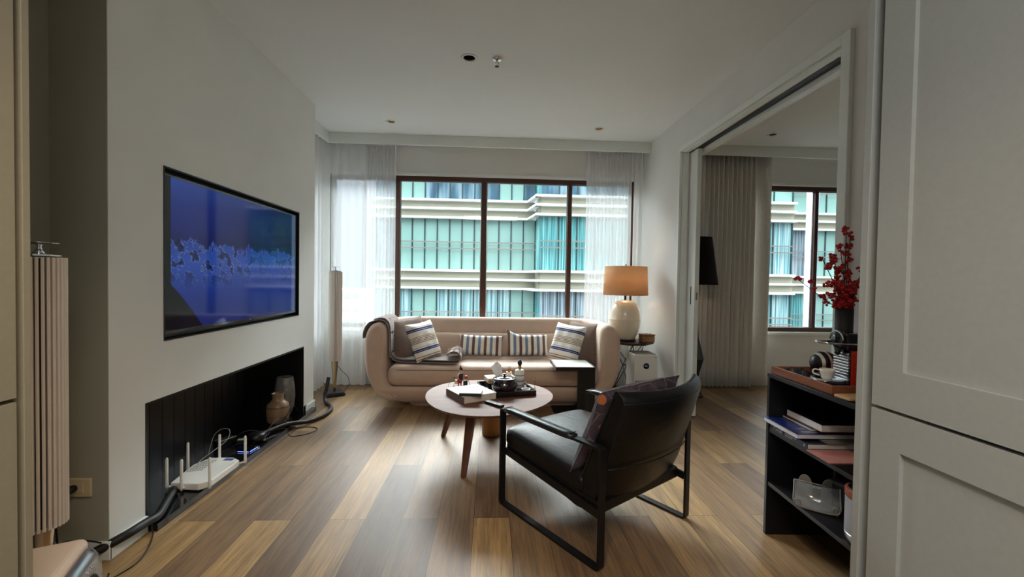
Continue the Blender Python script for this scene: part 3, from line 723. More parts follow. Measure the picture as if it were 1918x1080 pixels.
# phone and small boxes on the slab
t = thing('smartphone', (-1.60, 2.93, NZ0), 'dark smartphone with a blue lit edge lying on the niche slab', 'phone', rz=math.radians(-6))
link('phone_body', MB().box(-.04, .045, -.055, .055, .001, .010), 'blackglossy', t, world=False, bevel=.004)
link('lit_edge', MB().box(-.034, .040, -.0562, -.0552, .004, .008).box(.0452, .0462, -.05, .03, .004, .008), 'blueled', t, world=False)
t = thing('charger_stand', (-1.78, 2.98, NZ0), 'black box-shaped set-top unit with a pale top edge at the back of the niche', 'electronics', rz=math.radians(-20))
link('unit_body', MB().box(-.03, .03, -.06, .06, 0, .055), 'black', t, world=False, bevel=.004)
link('top_edge', MB().box(.026, .031, -.058, .058, .055, .058), 'mesh_grey', t, world=False)
t = thing('power_adapter', (-1.70, 3.03, NZ0), 'small black power adapter with a yellow-green label in the niche', 'electronics', rz=.3)
link('adapter_body', MB().box(-.025, .025, -.035, .035, 0, .035), 'navy', t, world=False, bevel=.004)
link('adapter_label', MB().box(-.02, .016, -.03, -.002, .035, .0356), mat('adapter_label_yellow', (150, 158, 84), .6), t, world=False)
t = thing('mesh_hub', (-1.62, 3.07, NZ0), 'squat black rounded hub among the cables in the niche', 'electronics')
link('hub_body', MB().lathe([(.045, NZ0), (.058, NZ0+.006), (.055, NZ0+.05), (.048, NZ0+.058), (.001, NZ0+.060)], 32, -1.62, 3.07), 'black', t)
link('hub_ring', MB().lathe([(.0555, NZ0+.02), (.0572, NZ0+.024), (.0555, NZ0+.028)], 32, -1.62, 3.07, capb=False, capt=False), 'blackglossy', t)
o = link('wall_bracket', MB().box(TW-.001, TW+.012, 3.742, 3.775, NZ0+.001, NZ0+.05), 'black', bevel=.002)
props(o, 'small black block at the far end of the niche slab, against the white wall', 'block')
# vases
vx, vy = -1.668, 3.47
t = thing('tan_vase', (vx, vy, NZ0), 'small tan banded vase with a narrow neck in the niche', 'vase')
link('vase_body', MB().lathe([(.062, NZ0), (.078, NZ0+.02), (.083, NZ0+.07), (.083, NZ0+.125), (.076, NZ0+.150), (.054, NZ0+.170), (.042, NZ0+.185), (.040, NZ0+.222), (.046, NZ0+.234), (.040, NZ0+.234), (.036, NZ0+.20)], 44, vx, vy, capt=False), 'tanvase', t)
m = MB()
for z in (.128, .135, .06): m.lathe([(.0832, NZ0+z-.0012), (.0842, NZ0+z), (.0832, NZ0+z+.0012)], 44, vx, vy, capb=False, capt=False)
link('groove_line', m, 'darkbronze', t)
vx, vy = -1.70, 3.655
t = thing('grey_vase', (vx, vy, NZ0), 'tall mottled grey vase with an oval mouth, behind the tan vase', 'vase')
link('vase_body', MB().lathe([(.040, NZ0), (.052, NZ0+.01), (.072, NZ0+.08), (.082, NZ0+.16), (.078, NZ0+.24), (.066, NZ0+.318), (.060, NZ0+.322), (.056, NZ0+.30), (.02, NZ0+.26)], 44, vx, vy, sy=.8, capt=True), 'greyvase', t)
link('mouth', MB().lathe([(.001, NZ0+.308), (.058, NZ0+.308)], 32, vx, vy, sy=.8, capb=False, capt=False), 'black', t)
# ------------------------------------------------------------------ sofa
CX = .045
sofa = thing('sofa', (CX, 4.3, 0), 'dusty pink sofa with wraparound rounded arms in front of the wide window', 'sofa')
def spline_closed(pts, k=4):
    n = len(pts); out = []
    for i in range(n):
        a, b, c, d = (Vector(pts[(i+j-1) % n]) for j in range(4))
        for q in range(k):
            t = q/k; out.append(.5*((2*b)+(-a+c)*t+(2*a-5*b+4*c-d)*t*t+(-a+3*b-3*c+d)*t**3))
    return out
sec = spline_closed([(-.14,.075),(-.06,.085),(.015,.14),(.075,.23),(.110,.32),(.126,.42),(.130,.54),(.126,.64),(.104,.72),(.062,.772),(.010,.790),(-.034,.776),(-.060,.735),(-.068,.66),(-.068,.55),(-.066,.40),(-.075,.29),(-.105,.22),(-.16,.19),(-.19,.12)], 4)
def inset(P, d):
    n = len(P); out = []
    for i in range(n):
        t = (P[(i+1) % n]-P[i-1]).normalized(); out.append(P[i]+Vector((-t.y, t.x))*d)
    return out
area = sum(sec[i].x*sec[(i+1) % len(sec)].y-sec[(i+1) % len(sec)].x*sec[i].y for i in range(len(sec)))
sg = 1 if area > 0 else -1
AW, YF, YB, RC = 1.045, 3.955, 4.60, .30
path = []    # (pos, outward normal, inset)
for dy, d in ((-.060, .044), (-.057, .034), (-.048, .021), (-.030, .009), (-.012, .002)): path.append(((-AW, YF+dy), (-1, 0), d))
for k in range(7): path.append(((-AW, YF+(YB-RC-YF)*k/6), (-1, 0), 0))
for k in range(1, 10):
    a = PI-PI/2*k/9; path.append(((-AW+RC+RC*math.cos(a), YB-RC+RC*math.sin(a)), (math.cos(a), math.sin(a)), 0))
for k in range(1, 12): path.append(((-AW+RC+(AW-RC)*k/12*1.0, YB), (0, 1), 0))
path.append(((0, YB), (0, 1), 0))
full = path+[((-p[0], p[1]), (-n[0], n[1]), d) for p, n, d in path[::-1][1:]]
vs = []; fs = []; NS = len(sec)
for (p, n, d) in full:
    S = inset(sec, sg*d) if d else sec
    for q in S: vs.append((CX+p[0]+n[0]*q.x, p[1]+n[1]*q.x, q.y))
for i in range(len(full)-1):
    for j in range(NS): fs.append((i*NS+j, i*NS+(j+1) % NS, (i+1)*NS+(j+1) % NS, (i+1)*NS+j))
fs.append(tuple(range(NS))); fs.append(tuple((len(full)-1)*NS+j for j in range(NS)))
link('arm_and_back_shell', MB().add(vs, fs, True), 'sofa', sofa)
rings = []
def rrect(x0, x1, y0, y1, r, z, n=6):
    out = []
    for cx, cy, a0 in ((x1-r, y0+r, -PI/2), (x1-r, y1-r, 0), (x0+r, y1-r, PI/2), (x0+r, y0+r, PI)):
        for k in range(n+1): a = a0+PI/2*k/n; out.append((cx+r*math.cos(a), cy+r*math.sin(a), z))
    return out
def loft(rings):
    m = MB(); n = len(rings[0]); vs = [p for r in rings for p in r]
    fs = [(i*n+j, i*n+(j+1) % n, (i+1)*n+(j+1) % n, (i+1)*n+j) for i in range(len(rings)-1) for j in range(n)]
    fs += [tuple(range(n))[::-1], tuple((len(rings)-1)*n+j for j in range(n))]
    return m.add(vs, fs, True)
for z, w, y in ((.046, .80, 4.00), (.055, .86, 3.968), (.085, .955, 3.930), (.13, 1.025, 3.902), (.175, 1.062, 3.888), (.20, 1.055, 3.887), (.212, 1.03, 3.895)):
    rings.append(rrect(CX-w, CX+w, y, 4.58, .06, z))
link('base', loft(rings), 'sofa', sofa)
link('plinth', loft([rrect(CX-.80, CX+.80, 4.04, 4.55, .1, .001), rrect(CX-.80, CX+.80, 4.04, 4.55, .1, .048)]), 'sofa', sofa)
def pbox(x0, x1, y0, y1, z0, z1, e=(7, 5, 5), fn=None, nu=48, nv=40):
    cx, cy, cz = (x0+x1)/2, (y0+y1)/2, (z0+z1)/2; a, b, c = (x1-x0)/2, (y1-y0)/2, (z1-z0)/2
    def f(u, v):
        th = 2*PI*u; ph = -PI/2+PI*v
        # direction, projected to a super-ellipsoid
        dy, dz, dx = math.cos(ph)*math.cos(th), math.cos(ph)*math.sin(th), math.sin(ph)
        dx = math.copysign(abs(dx)**.55, dx)
        s = (abs(dx)**e[0]+abs(dy)**e[1]+abs(dz)**e[2])**(-1/6.0)
        p = (cx+a*dx*s, cy+b*dy*s, cz+c*dz*s)
        p = (max(x0, min(x1, p[0])), max(y0, min(y1, p[1])), max(z0, min(z1, p[2])))
        return fn(*p) if fn else p
    return MB().grid(f, nu, nv, cu=True)
def seat_fn(x, y, z):
    if z > .3: z += (y-3.9)*.055 + .010*(1-((x-CX)/.95)**2)
    return (x, y, z)
link('seat_cushion', MB().box(CX-.968, CX+.968, 3.880, 4.53, .212, .405), 'sofa', sofa, bevel=.080, seg=6, smooth=True)
link('back_cushion', MB().box(CX-.95, CX+.95, 4.45, 4.56, .38, .635), 'sofa', sofa, bevel=.05, seg=5, smooth=True)
m = MB(); m.tube([(CX-.88, 3.893, .366), (CX-.5, 3.887, .368), (CX, 3.887, .368), (CX+.5, 3.887, .368), (CX+.88, 3.893, .366)], .0035, 6)
m.tube([(CX-.92, 3.925, .213), (CX, 3.912, .213), (CX+.92, 3.925, .213)], .004, 6)
link('piping', m, 'seam', sofa)

# ------------------------------------------------------------------ cushions
def pillow(name, c, xd, yd, w, h, t, mt, label, group, flop=(0, 0), dog=.0):
    X = Vector(xd).normalized(); Y = Vector(yd); Y = (Y-X*Y.dot(X)).normalized(); Z = X.cross(Y)
    N = 26; m = MB()
    def f(sgn):
        def g(u, v):
            a, b = u*2-1, v*2-1
            A = math.copysign(abs(a)**.8, a); B = math.copysign(abs(b)**.8, b)
            px = A*w/2*(1-.075*(1-B*B)); py = B*h/2*(1-.075*(1-A*A))
            th = max(0, (1-A**4)*(1-B**4))**.55*t/2+.0015
            wr = .006*math.sin(7*A+3*B)*math.sin(5*B-2*A)*(1-A*A)*(1-B*B)
            py += dog*max(0, -A)**3*max(0, B)*h
            return (px, py, sgn*th+wr+flop[0]*(A*A-.3)+flop[1]*B*B*B)
        return g
    m.grid(f(1), N, N); m.grid(f(-1), N, N)
    o = link(name, m, mt, org=(0, 0, 0), weld=False)
    o.matrix_world = frame(c, X, Y, Z)
    # side seam
    pts = []
    for k in range(80):
        q = k/80*4; s = int(q); f_ = (q-s)*2-1; A, B = ((f_, -1), (1, f_), (-f_, 1), (-1, -f_))[s]
        px = A*w/2*(1-.075*(1-B*B)); py = B*h/2*(1-.075*(1-A*A))+dog*max(0, -A)**3*max(0, B)*h
        pts.append((px, py, flop[0]*(A*A-.3)+flop[1]*B**3))
    s = link('edge_seam', MB().tube(pts, .0028, 6, closed=True), mt, o, world=False)
    return props(o, label, 'cushion', group)
cream = (238, 234, 226); navy = (34, 48, 110); tan = (150, 128, 98)
bands = [(0, cream), (.03, tan), (.05, cream), (.08, tan), (.10, cream), (.13, tan), (.15, cream), (.255, navy), (.285, (196, 200, 214)), (.292, navy), (.325, cream), (.355, (70, 74, 100)), (.362, cream),
         (.46, tan), (.48, cream), (.495, tan), (.515, cream), (.53, tan), (.55, cream), (.57, tan), (.585, cream), (.60, tan), (.61, cream), (.735, navy), (.765, (196, 200, 214)), (.772, navy), (.81, cream), (.835, (70, 74, 100)), (.842, cream)]
M['bandcush'] = stripes('cream_cushion_with_blue_and_tan_bands', 1, bands, size=.40, start=-.20)
M['awning'] = stripes('brown_blue_cream_stripes', 0, [(0, (238, 232, 222)), (.24, (104, 78, 70)), (.47, (238, 234, 224)), (.74, (116, 138, 164)), (.97, (238, 232, 222))], period=.118, rough=.85)
def check_mat():
    t = NT('brown_fine_check'); v = t.coord('Object', scale=(1, 1, 1))
    ck = t.n('ShaderNodeTexChecker', Scale=150); t.l(v, ck.inputs['Vector']); ck.inputs['Color1'].default_value = (*s2l((80, 66, 60)), 1); ck.inputs['Color2'].default_value = (*s2l((144, 124, 112)), 1)
    t.l(ck.outputs[0], t.b.inputs['Base Color']); t.b.inputs['Roughness'].default_value = .9; t.bump(t.noise(v, 200, 2), .3, .003); return t.m
M['check'] = check_mat()
GC = 'cushions on the sofa'
pillow('throw_cushion', (-.790, 4.275, .598), (.66, .75, .05), (-.34, .22, .92), .43, .43, .13, 'check', 'brown finely checked cushion against the left arm of the sofa, on the throw', GC)
pillow('throw_cushion', (-.628, 4.130, .600), (.50, .86, .06), (-.33, .16, .93), .37, .37, .12, 'bandcush', 'cream cushion with navy and tan bands at the left end of the sofa', GC)
pillow('throw_cushion', (.935, 4.245, .585), (.62, -.78, 0), (.10, .20, .96), .42, .40, .13, 'check', 'brown finely striped cushion tucked against the right arm of the sofa', GC)
pillow('throw_cushion', (.755, 4.16, .590), (.66, -.75, -.05), (.36, .14, .92), .36, .37, .12, 'bandcush', 'cream cushion with navy and tan bands at the right end of the sofa', GC)
pillow('lumbar_cushion', (-.085, 4.33, .530), (1, -.03, -.03), (.02, .35, .93), .44, .205, .10, 'awning', 'low brown, blue and cream striped lumbar cushion, left of the two in the middle', GC)
pillow('lumbar_cushion', (.385, 4.335, .535), (1, .04, .0), (.05, .35, .93), .42, .215, .10, 'awning', 'striped lumbar cushion with a raised corner, right of the two in the middle', GC, dog=.28)

# ------------------------------------------------------------------ throw over the left arm
prof = [(-1.146, .635), (-1.146, .68), (-1.128, .735), (-1.085, .782), (-1.01, .800), (-.962, .790), (-.930, .745), (-.920, .66), (-.917, .56), (-.912, .48), (-.88, .428), (-.80, .414), (-.68, .414), (-.55, .414), (-.44, .414), (-.36, .414), (-.305, .420), (-.275, .445), (-.272, .48), (-.305, .510), (-.355, .505), (-.395, .478)]
pp = smooth_path([(x, 0, z) for x, z in prof], 4); L = len(pp)
def thr(u, v):
    k = min(L-1, int(round(u*(L-1)))); p = pp[k]; s = u
    y0 = 3.985+.02*math.sin(6*s) if s > .45 else 3.95
    y0 += -.03*min(1, max(0, (s-.45)*5)); y1 = 4.50-.16*s
    yy = y0+(y1-y0)*v; z = p.z+.006+.006*math.sin(14*v+5*s)*(1 if s > .45 else .25)
    if s > .8: z += .02*math.sin(9*v+1)*(s-.8)*5*.6; yy = yy*(1-.35*(s-.8)*5)+4.10*.35*(s-.8)*5
    return (p.x+.008*math.sin(11*v)*(s > .5), yy, z)
to = link('throw_blanket', MB().grid(thr, L, 22), 'throw', solid=.010)
props(to, 'grey-brown woollen throw draped over the left sofa arm and along the seat', 'blanket')
def thr2(u, v):
    a = thr(.16+u*.62, 0); b = thr(.16+u*.62, 1); f = .06+.80*v
    return (a[0]+(b[0]-a[0])*f+.006, a[1]+(b[1]-a[1])*f, a[2]+.013+.004*math.sin(20*v+9*u)+(.004 if u > .4 else 0))
link('folded_layer', MB().grid(thr2, 60, 16), 'throw', to, solid=.008)
m = MB(); rnd = random.Random(3)
for k in range(70):
    v = rnd.random(); e = thr(1, v) if k % 2 else thr(.86+.1*rnd.random(), v)
    p0 = Vector(e)+Vector((0, 0, .004)); d = Vector((rnd.uniform(-.5, .9), rnd.uniform(-1, .1), rnd.uniform(.0, 1))).normalized()*rnd.uniform(.015, .032)
    m.tube([p0, p0+d*.5+Vector((0, 0, .006)), p0+d], [.0032, .0028, .001], 5)
link('fringe', m, 'fringe', to)

# ------------------------------------------------------------------ C-shaped side table
t = thing('sofa_side_table', (.74, 3.72, 0), 'black C-shaped side table with a white top pulled up to the sofa', 'table')
x0, x1, y0, y1, z1 = .563, .902, 3.60, 3.955, .462
link('top_frame', MB().box(x0, x1, y0, y0+.013, z1-.030, z1).box(x0, x1, y1-.013, y1, z1-.030, z1).box(x0, x0+.013, y0+.013, y1-.013, z1-.030, z1).box(x1-.013, x1, y0+.013, y1-.013, z1-.030, z1).box(x0+.013, x1-.013, y0+.013, y1-.013, z1-.030, z1-.006), 'blacksat', t, bevel=.001)
link('inlay_top', MB().box(x0+.0135, x1-.0135, y0+.0135, y1-.0135, z1-.006, z1-.001), 'whitetop', t)
link('upright', MB().box(.752, x1, y0, y0+.028, .012, z1-.030), 'blacksat', t, bevel=.0015)
link('foot_plate', MB().box(.585, x1, y0, 4.03, .001, .012), 'blacksat', t, bevel=.0015)

# ------------------------------------------------------------------ coffee table
TC = (-.005, 2.875); TZ = .42
def blob(s, z, n=72):
    out = []
    for k in range(n):
        a = 2*PI*k/n; r = .428*(1+.035*math.cos(3*(a-math.radians(16))))*s
        out.append((TC[0]+r*math.cos(a), TC[1]+r*math.sin(a)*1.02, z))
    return out
t = thing('coffee_table', (TC[0], TC[1], 0), 'walnut pebble-shaped coffee table on three splayed legs', 'table')
link('table_top', loft([blob(.90, TZ-.026), blob(.965, TZ-.017), blob(.995, TZ-.007), blob(1, TZ-.003), blob(.997, TZ)]), 'walnut', t)
tt = t.children[0]; tt.data.polygons.foreach_set('use_smooth', [len(p.vertices) < 5 for p in tt.data.polygons])
for fx, fy in ((-.343, 3.265), (-.147, 2.583), (.385, 3.13)):
    cx, cy = -.03, 2.97; top = Vector((cx+(fx-cx)*.62, cy+(fy-cy)*.62, TZ-.024)); ft = Vector((fx, fy, 0))
    m = MB(); d = Vector((fx-cx, fy-cy, 0)).normalized(); q = Vector((-d.y, d.x, 0)); vs = []
    for c, a, b in ((ft, .013, .016), (top, .024, .032)):
        for sx, sy in ((-1, -1), (1, -1), (1, 1), (-1, 1)): vs.append(c+d*a*sx+q*b*sy)
    m.add(vs, [(3,2,1,0),(4,5,6,7),(0,1,5,4),(1,2,6,5),(2,3,7,6),(3,0,4,7)])
    link('leg', m, 'walnutleg', t, bevel=.005, seg=3)
link('under_ring', MB().lathe([(.24, TZ-.036), (.24, TZ-.025), (.28, TZ-.025), (.28, TZ-.036), (.24, TZ-.036)], 40, -.03, 2.95, capb=False, capt=False), 'walnutleg', t)
t = thing('wooden_stool', (.025, 3.30, 0), 'round tapered wooden stool standing under the coffee table', 'stool')
link('stool_body', MB().lathe([(.068, .001), (.074, .01), (.086, .34), (.084, .35)], 40, .025, 3.30), 'stump', t)
link('seat_disc', MB().lathe([(.080, .3505), (.086, .355), (.084, .366), (.001, .368)], 40, .025, 3.30), 'stump', t)

def book(name, loc, rz, L, Wd, z0, th, cover, label, group=None, spine='x0', pages='pages', top=None, ct=.003):
    """L along local x, Wd along local y, lower z0, thickness th"""
    t = thing(name, (loc[0], loc[1], z0), label, 'book', group, rz=rz)
    m = MB(); m.box(-L/2, L/2, -Wd/2, Wd/2, 0, ct)
    if not top: m.box(-L/2, L/2, -Wd/2, Wd/2, th-ct, th)
    if spine == 'x0': m.box(-L/2, -L/2+ct, -Wd/2, Wd/2, ct, th-ct)
    if spine == 'x1': m.box(L/2-ct, L/2, -Wd/2, Wd/2, ct, th-ct)
    if spine == 'y0': m.box(-L/2, L/2, -Wd/2, -Wd/2+ct, ct, th-ct)
    if spine == 'y1': m.box(-L/2, L/2, Wd/2-ct, Wd/2, ct, th-ct)
    link('cover', m, cover, t, world=False, bevel=.0008)
    if top: link('front_cover', MB().box(-L/2, L/2, -Wd/2, Wd/2, th-ct, th), top, t, world=False, bevel=.0008)
    i = .003; a, b, c, d = -L/2+i, L/2-i, -Wd/2+i, Wd/2-i
    if spine == 'x0': a = -L/2+ct
    if spine == 'x1': b = L/2-ct
    if spine == 'y0': c = -Wd/2+ct
    if spine == 'y1': d = Wd/2-ct
    link('page_block', MB().box(a, b, c, d, ct, th-ct), pages, t, world=False)
    return t
bk = book('hardback_book', (-.119, 2.830), math.radians(30.7), .236, .262, TZ, .044, 'coverdark', 'thick white-covered hardback book lying on the coffee table', spine='x0', top='paperwhite')
# handwritten title : loose brown strokes
def scrawl(pts_list, r, z): 
    m = MB()
    for P in pts_list: m.tube(smooth_path([(x, y, z) for x, y in P], 5), r, 5)
    return m
ss = []
for k, x in enumerate((-.055, -.030, -.008)): ss.append([(x, .055), (x-.010, .048), (x-.008, .036), (x+.006, .035)] if k == 0 else [(x-.008, .036), (x-.004, .052), (x+.002, .038), (x+.008, .050)])
for k in range(6): x = .010+k*.014; ss.append([(x-.005, .052+.004*(k % 2)), (x, .068), (x+.003, .056), (x+.008, .066-.004*(k % 3))])
link('title_lettering', scrawl(ss, .0011, .0443), mat('brown_ink', (110, 66, 58), .7), bk, world=False)
b2 = book('small_book', (-.112, 2.745), math.radians(-4), .138, .135, TZ+.0445, .020, 'green', 'small white-topped book with a dark green spine, lying on the thick white book', spine='y0', top='paperwhite')
m = MB()
for k in range(4): m.box(-.02+.012*(k % 2), .05-.01*(k % 3), .045-k*.020, .0465-k*.020, .0200, .0203)
link('printed_lines', m, 'coverdark', b2, world=False)
t = thing('remote_control', (.035, 2.640, TZ), 'slim black remote control lying near the edge of the coffee table', 'remote control', rz=math.radians(-47))
link('remote_body', MB().box(-.070, .070, -.019, .019, .0005, .017), 'blacksat', t, world=False, bevel=.005, seg=3)
m = MB()
for k in range(5):
    for j in (-1, 0, 1): m.lathe([(.0038, .0168), (.0032, .0182), (.0001, .0184)], 10, -.05+k*.018, j*.010, capb=False)
link('buttons', m, 'wingrey', t, world=False)
# tray and what it carries
ta = math.radians(14); tx, ty = .115, 2.985
def TR(x, y): return (tx+x*math.cos(ta)-y*math.sin(ta), ty+x*math.sin(ta)+y*math.cos(ta))
t = thing('serving_tray', (tx, ty, TZ), 'square black tray with raised sides on the coffee table', 'tray', rz=ta)
a, b = .168, .168
link('tray_floor', MB().box(-a, a, -b, b, .0005, .008), 'black', t, world=False)
link('tray_sides', MB().box(-a, a, -b, -b+.010, .008, .036).box(-a, a, b-.010, b, .008, .036).box(-a, -a+.010, -b+.01, b-.01, .008, .036).box(a-.010, a, -b+.01, b-.01, .008, .036), 'blackglossy', t, world=False, bevel=.001)
BZ = TZ+.0085
px, py = .105, 2.905
t = thing('lidded_pot', (px, py, BZ), 'dark aubergine round pot with a lid on the black tray', 'pot')
link('pot_body', MB().lathe([(.058, BZ), (.066, BZ+.006), (.084, BZ+.03), (.090, BZ+.052), (.086, BZ+.074), (.076, BZ+.086), (.073, BZ+.090), (.076, BZ+.094), (.070, BZ+.094), (.066, BZ+.085)], 48, px, py, capt=False), 'pot', t)
lid = link('pot_lid', MB().lathe([(.0785, BZ+.0945), (.080, BZ+.099), (.066, BZ+.104), (.060, BZ+.102), (.055, BZ+.106), (.03, BZ+.112), (.001, BZ+.114)], 48, px, py), 'pot', t)
link('lid_knob', MB().lathe([(.006, BZ+.112), (.007, BZ+.120), (.017, BZ+.126), (.014, BZ+.130), (.001, BZ+.132)], 20, px, py), 'pot', lid)
bx_, by_ = TR(-.015, .095)
t = thing('tissue_box', (bx_, by_, BZ), 'cream and tan inlaid tissue box standing in the black tray', 'box', rz=ta)
link('box_base', MB().box(-.10, .10, -.058, .058, 0, .040), 'darkbronze', t, world=False, bevel=.002)
link('box_lid', MB().box(-.103, .103, -.061, .061, .040, .071).box(-.103, .103, -.061, .061, .071, .073), 'mother', t, world=False, bevel=.002)
link('side_inlay', MB().box(-.098, .098, -.0622, -.061, .045, .062), 'darkgold', t, world=False)
def tis(u, v):
    x = -.030+.048*u+(-.042+.030*u)*v; w = .007*math.sin(11*u+2*v)
    return (x, w+.010*v*math.sin(6*u), .070+(.070+.040*(1-abs(u-.62)*1.6))*v)
link('tissue', MB().grid(tis, 24, 10), 'tissue', t, solid=.0012, world=False)
qx, qy = TR(.055, .105); QZ = BZ+.073
t = thing('perfume_bottle', (qx, qy, QZ), 'tiny amber perfume bottle with a clear cap on the tissue box', 'bottle')
link('bottle_base', MB().box(qx-.018, qx+.018, qy-.012, qy+.012, QZ, QZ+.028), 'rosetop', t, bevel=.002)
link('amber_neck', MB().lathe([(.010, QZ+.028), (.011, QZ+.032), (.011, QZ+.052), (.009, QZ+.054)], 20, qx, qy), 'amber', t)
link('clear_cap', MB().lathe([(.0125, QZ+.054), (.0125, QZ+.066), (.011, QZ+.069), (.001, QZ+.069)], 20, qx, qy), 'bottleglass', t)
qx, qy = TR(.115, .04)
t = thing('stopper_bottle', (qx, qy, BZ), 'white patterned bottle with a gold neck and round black stopper in the tray', 'bottle')
link('bottle_body', MB().lathe([(.032, BZ), (.034, BZ+.004), (.034, BZ+.118), (.030, BZ+.126), (.012, BZ+.130)], 32, qx, qy), stripes('bottle_landscape_print', 2, [(0, (196, 192, 188)), (.10, (150, 148, 150)), (.2, (206, 204, 200)), (.34, (120, 122, 128)), (.42, (198, 196, 194)), (.52, (226, 224, 220)), (.66, (150, 152, 152)), (.72, (230, 228, 222))], size=.13, start=0, rough=.2), t)
link('bottle_neck', MB().lathe([(.0115, BZ+.1305), (.0115, BZ+.155)], 24, qx, qy), 'gold', t)
link('stopper', MB().ball((qx, qy, BZ+.175), .0165, 20, 12, (1, 1, 1.35)), mat('midnight_stopper', (24, 26, 48), .5), t)
qx, qy = TR(.125, -.075)
t = thing('glass_dish', (qx, qy, BZ), 'small round glass dish at the right front corner of the tray', 'dish')
link('dish_bowl', MB().lathe([(.018, BZ), (.026, BZ+.004), (.033, BZ+.016), (.031, BZ+.016), (.024, BZ+.007), (.001, BZ+.006)], 32, qx, qy), 'bottleglass', t)
link('dish_ring', MB().tube([(qx+.033*math.cos(2*PI*k/28), qy+.033*math.sin(2*PI*k/28), BZ+.0165) for k in range(28)], .0016, 6, closed=True), 'silver', t)
qx, qy = .325, 3.06
t = thing('wire_hook', (qx, qy, TZ), 'tiny bent wire ornament standing right of the tray', 'ornament')
link('hook_stem', MB().tube(smooth_path([(qx, qy, TZ+.003), (qx+.001, qy, TZ+.03), (qx+.002, qy, TZ+.052), (qx-.003, qy, TZ+.062), (qx-.011, qy, TZ+.058), (qx-.013, qy, TZ+.050)], 5), .0016, 6), 'gold', t)
link('hook_foot', MB().lathe([(.010, TZ), (.010, TZ+.003), (.001, TZ+.004)], 16, qx, qy), 'gold', t)
# figurine of a rider on a wire bicycle, carrying baskets
fx, fy = -.205, 3.085
t = thing('rider_figurine', (fx, fy, TZ), 'tiny painted figurine of a person with a red skirt and baskets on bent wire wheels', 'figurine')
def P(x, z, y=0): return (fx+x, fy+y, TZ+z)
m = MB()
body = [(0, .040, .013), (0, .055, .015), (.003, .075, .012), (.004, .092, .014), (.002, .104, .008)]
m.tube([P(a, b) for a, b, r in body], [r for a, b, r in body], 12)
m.tube([P(-.006, .096), P(-.020, .082, -.006), P(-.032, .078, -.008)], [.0055, .0045, .003], 8); m.tube([P(.012, .096), P(.020, .078, .006), P(.016, .066, .008)], [.0055, .0045, .003], 8)
m.tube([P(-.006, .042), P(-.014, .022), P(-.013, .003)], [.008, .006, .0045], 8); m.tube([P(.004, .042), P(.002, .022), P(.006, .003)], [.008, .006, .0045], 8)
m.tube([P(.001, .104), P(.000, .114), P(-.002, .128), P(-.002, .137)], [.005, .009, .011, .006], 12)
fb = link('figure_body', m, 'skin', t)
m = MB(); m.ball(P(.002, .131), .0125, 14, 10, (1, 1, 1.05)); m.tube([P(.000, .140), P(-.003, .150), P(-.006, .158)], [.007, .004, .001], 8)
link('hair', m, 'darkbronze', t)
link('jacket', MB().tube([P(.001, .056), P(.003, .076), P(.004, .094), P(.003, .101)], [.0165, .0145, .0155, .009], 14), 'matteblack', t)
link('skirt', MB().tube([P(0, .060), P(-.004, .050), P(-.010, .036)], [.014, .019, .021], 14), 'redlac', t)
link('basket', MB().lathe([(.011, TZ+.004), (.015, TZ+.012), (.016, TZ+.040), (.013, TZ+.048)], 18, fx+.035, fy), 'green', t)
link('basket', MB().ball(P(.040, .072), .013, 14, 10, (1.1, 1, .9)), 'redlac', t)
link('parcel', MB().box(fx-.040, fx-.018, fy-.010, fy+.010, TZ+.022, TZ+.052), 'mother', t, bevel=.002)
m = MB(); m.tube(smooth_path([P(-.088, .001), P(-.084, .020), P(-.072, .036), P(-.055, .044), P(-.038, .044)], 6), .0014, 6); m.tube(smooth_path([P(.030, .052), P(.050, .050), P(.062, .036), P(.066, .018), P(.062, .001)], 6), .0014, 6)
m.tube(smooth_path([P(-.056, .064), P(-.050, .070), P(-.030, .067), P(.0, .062)], 6), .0017, 6); m.tube([P(-.046, .068), P(-.046, .02), P(-.05, .004)], .0012, 6); m.tube([P(-.05, .004), P(.0, .020), P(.034, .004)], .0012, 6)
link('wire_wheels', m, 'rubber', t)

# ------------------------------------------------------------------ round side table, lamp, box
sx, sy, sz = 1.450, 4.375, .585
t = thing('wire_side_table', (sx, sy, 0), 'dark side table with black geometric wire legs right of the sofa', 'table')
def ngon(r, z, n=8, ph=PI/8): return [(sx+r*math.cos(2*PI*k/n+ph), sy+r*math.sin(2*PI*k/n+ph), z) for k in range(n)]
link('table_top', loft([ngon(.228, sz-.022), ngon(.236, sz-.016), ngon(.236, sz)]), 'tablewood', t, smooth=False)
T6 = ngon(.19, sz-.026, 3, PI*.78); N3 = ngon(.085, .335, 3, PI*.78+PI/3); B6 = ngon(.19, .006, 3, PI*.78); m = MB(); R = .0042
for k in range(3):
    m.tube([T6[k], T6[(k+1) % 3]], R, 6); m.tube([B6[k], B6[(k+1) % 3]], R, 6)
    near = sorted(range(3), key=lambda j: (Vector(T6[k])-Vector(N3[j])).length)
    for j in near[:2]: m.tube([T6[k], N3[j]], R, 6); m.tube([B6[k], N3[j]], R, 6)
for k in range(3): m.tube([N3[k], N3[(k+1) % 3]], R, 6)
link('wire_base', m, 'blacksat', t)
lx, ly = 1.395, 4.385
t = thing('table_lamp', (lx, ly, sz), 'cream ceramic table lamp with a tan drum shade, switched on', 'lamp')
link('foot', MB().lathe([(.112, sz), (.115, sz+.004), (.115, sz+.016), (.108, sz+.020)], 40, lx, ly), 'darkbronze', t)
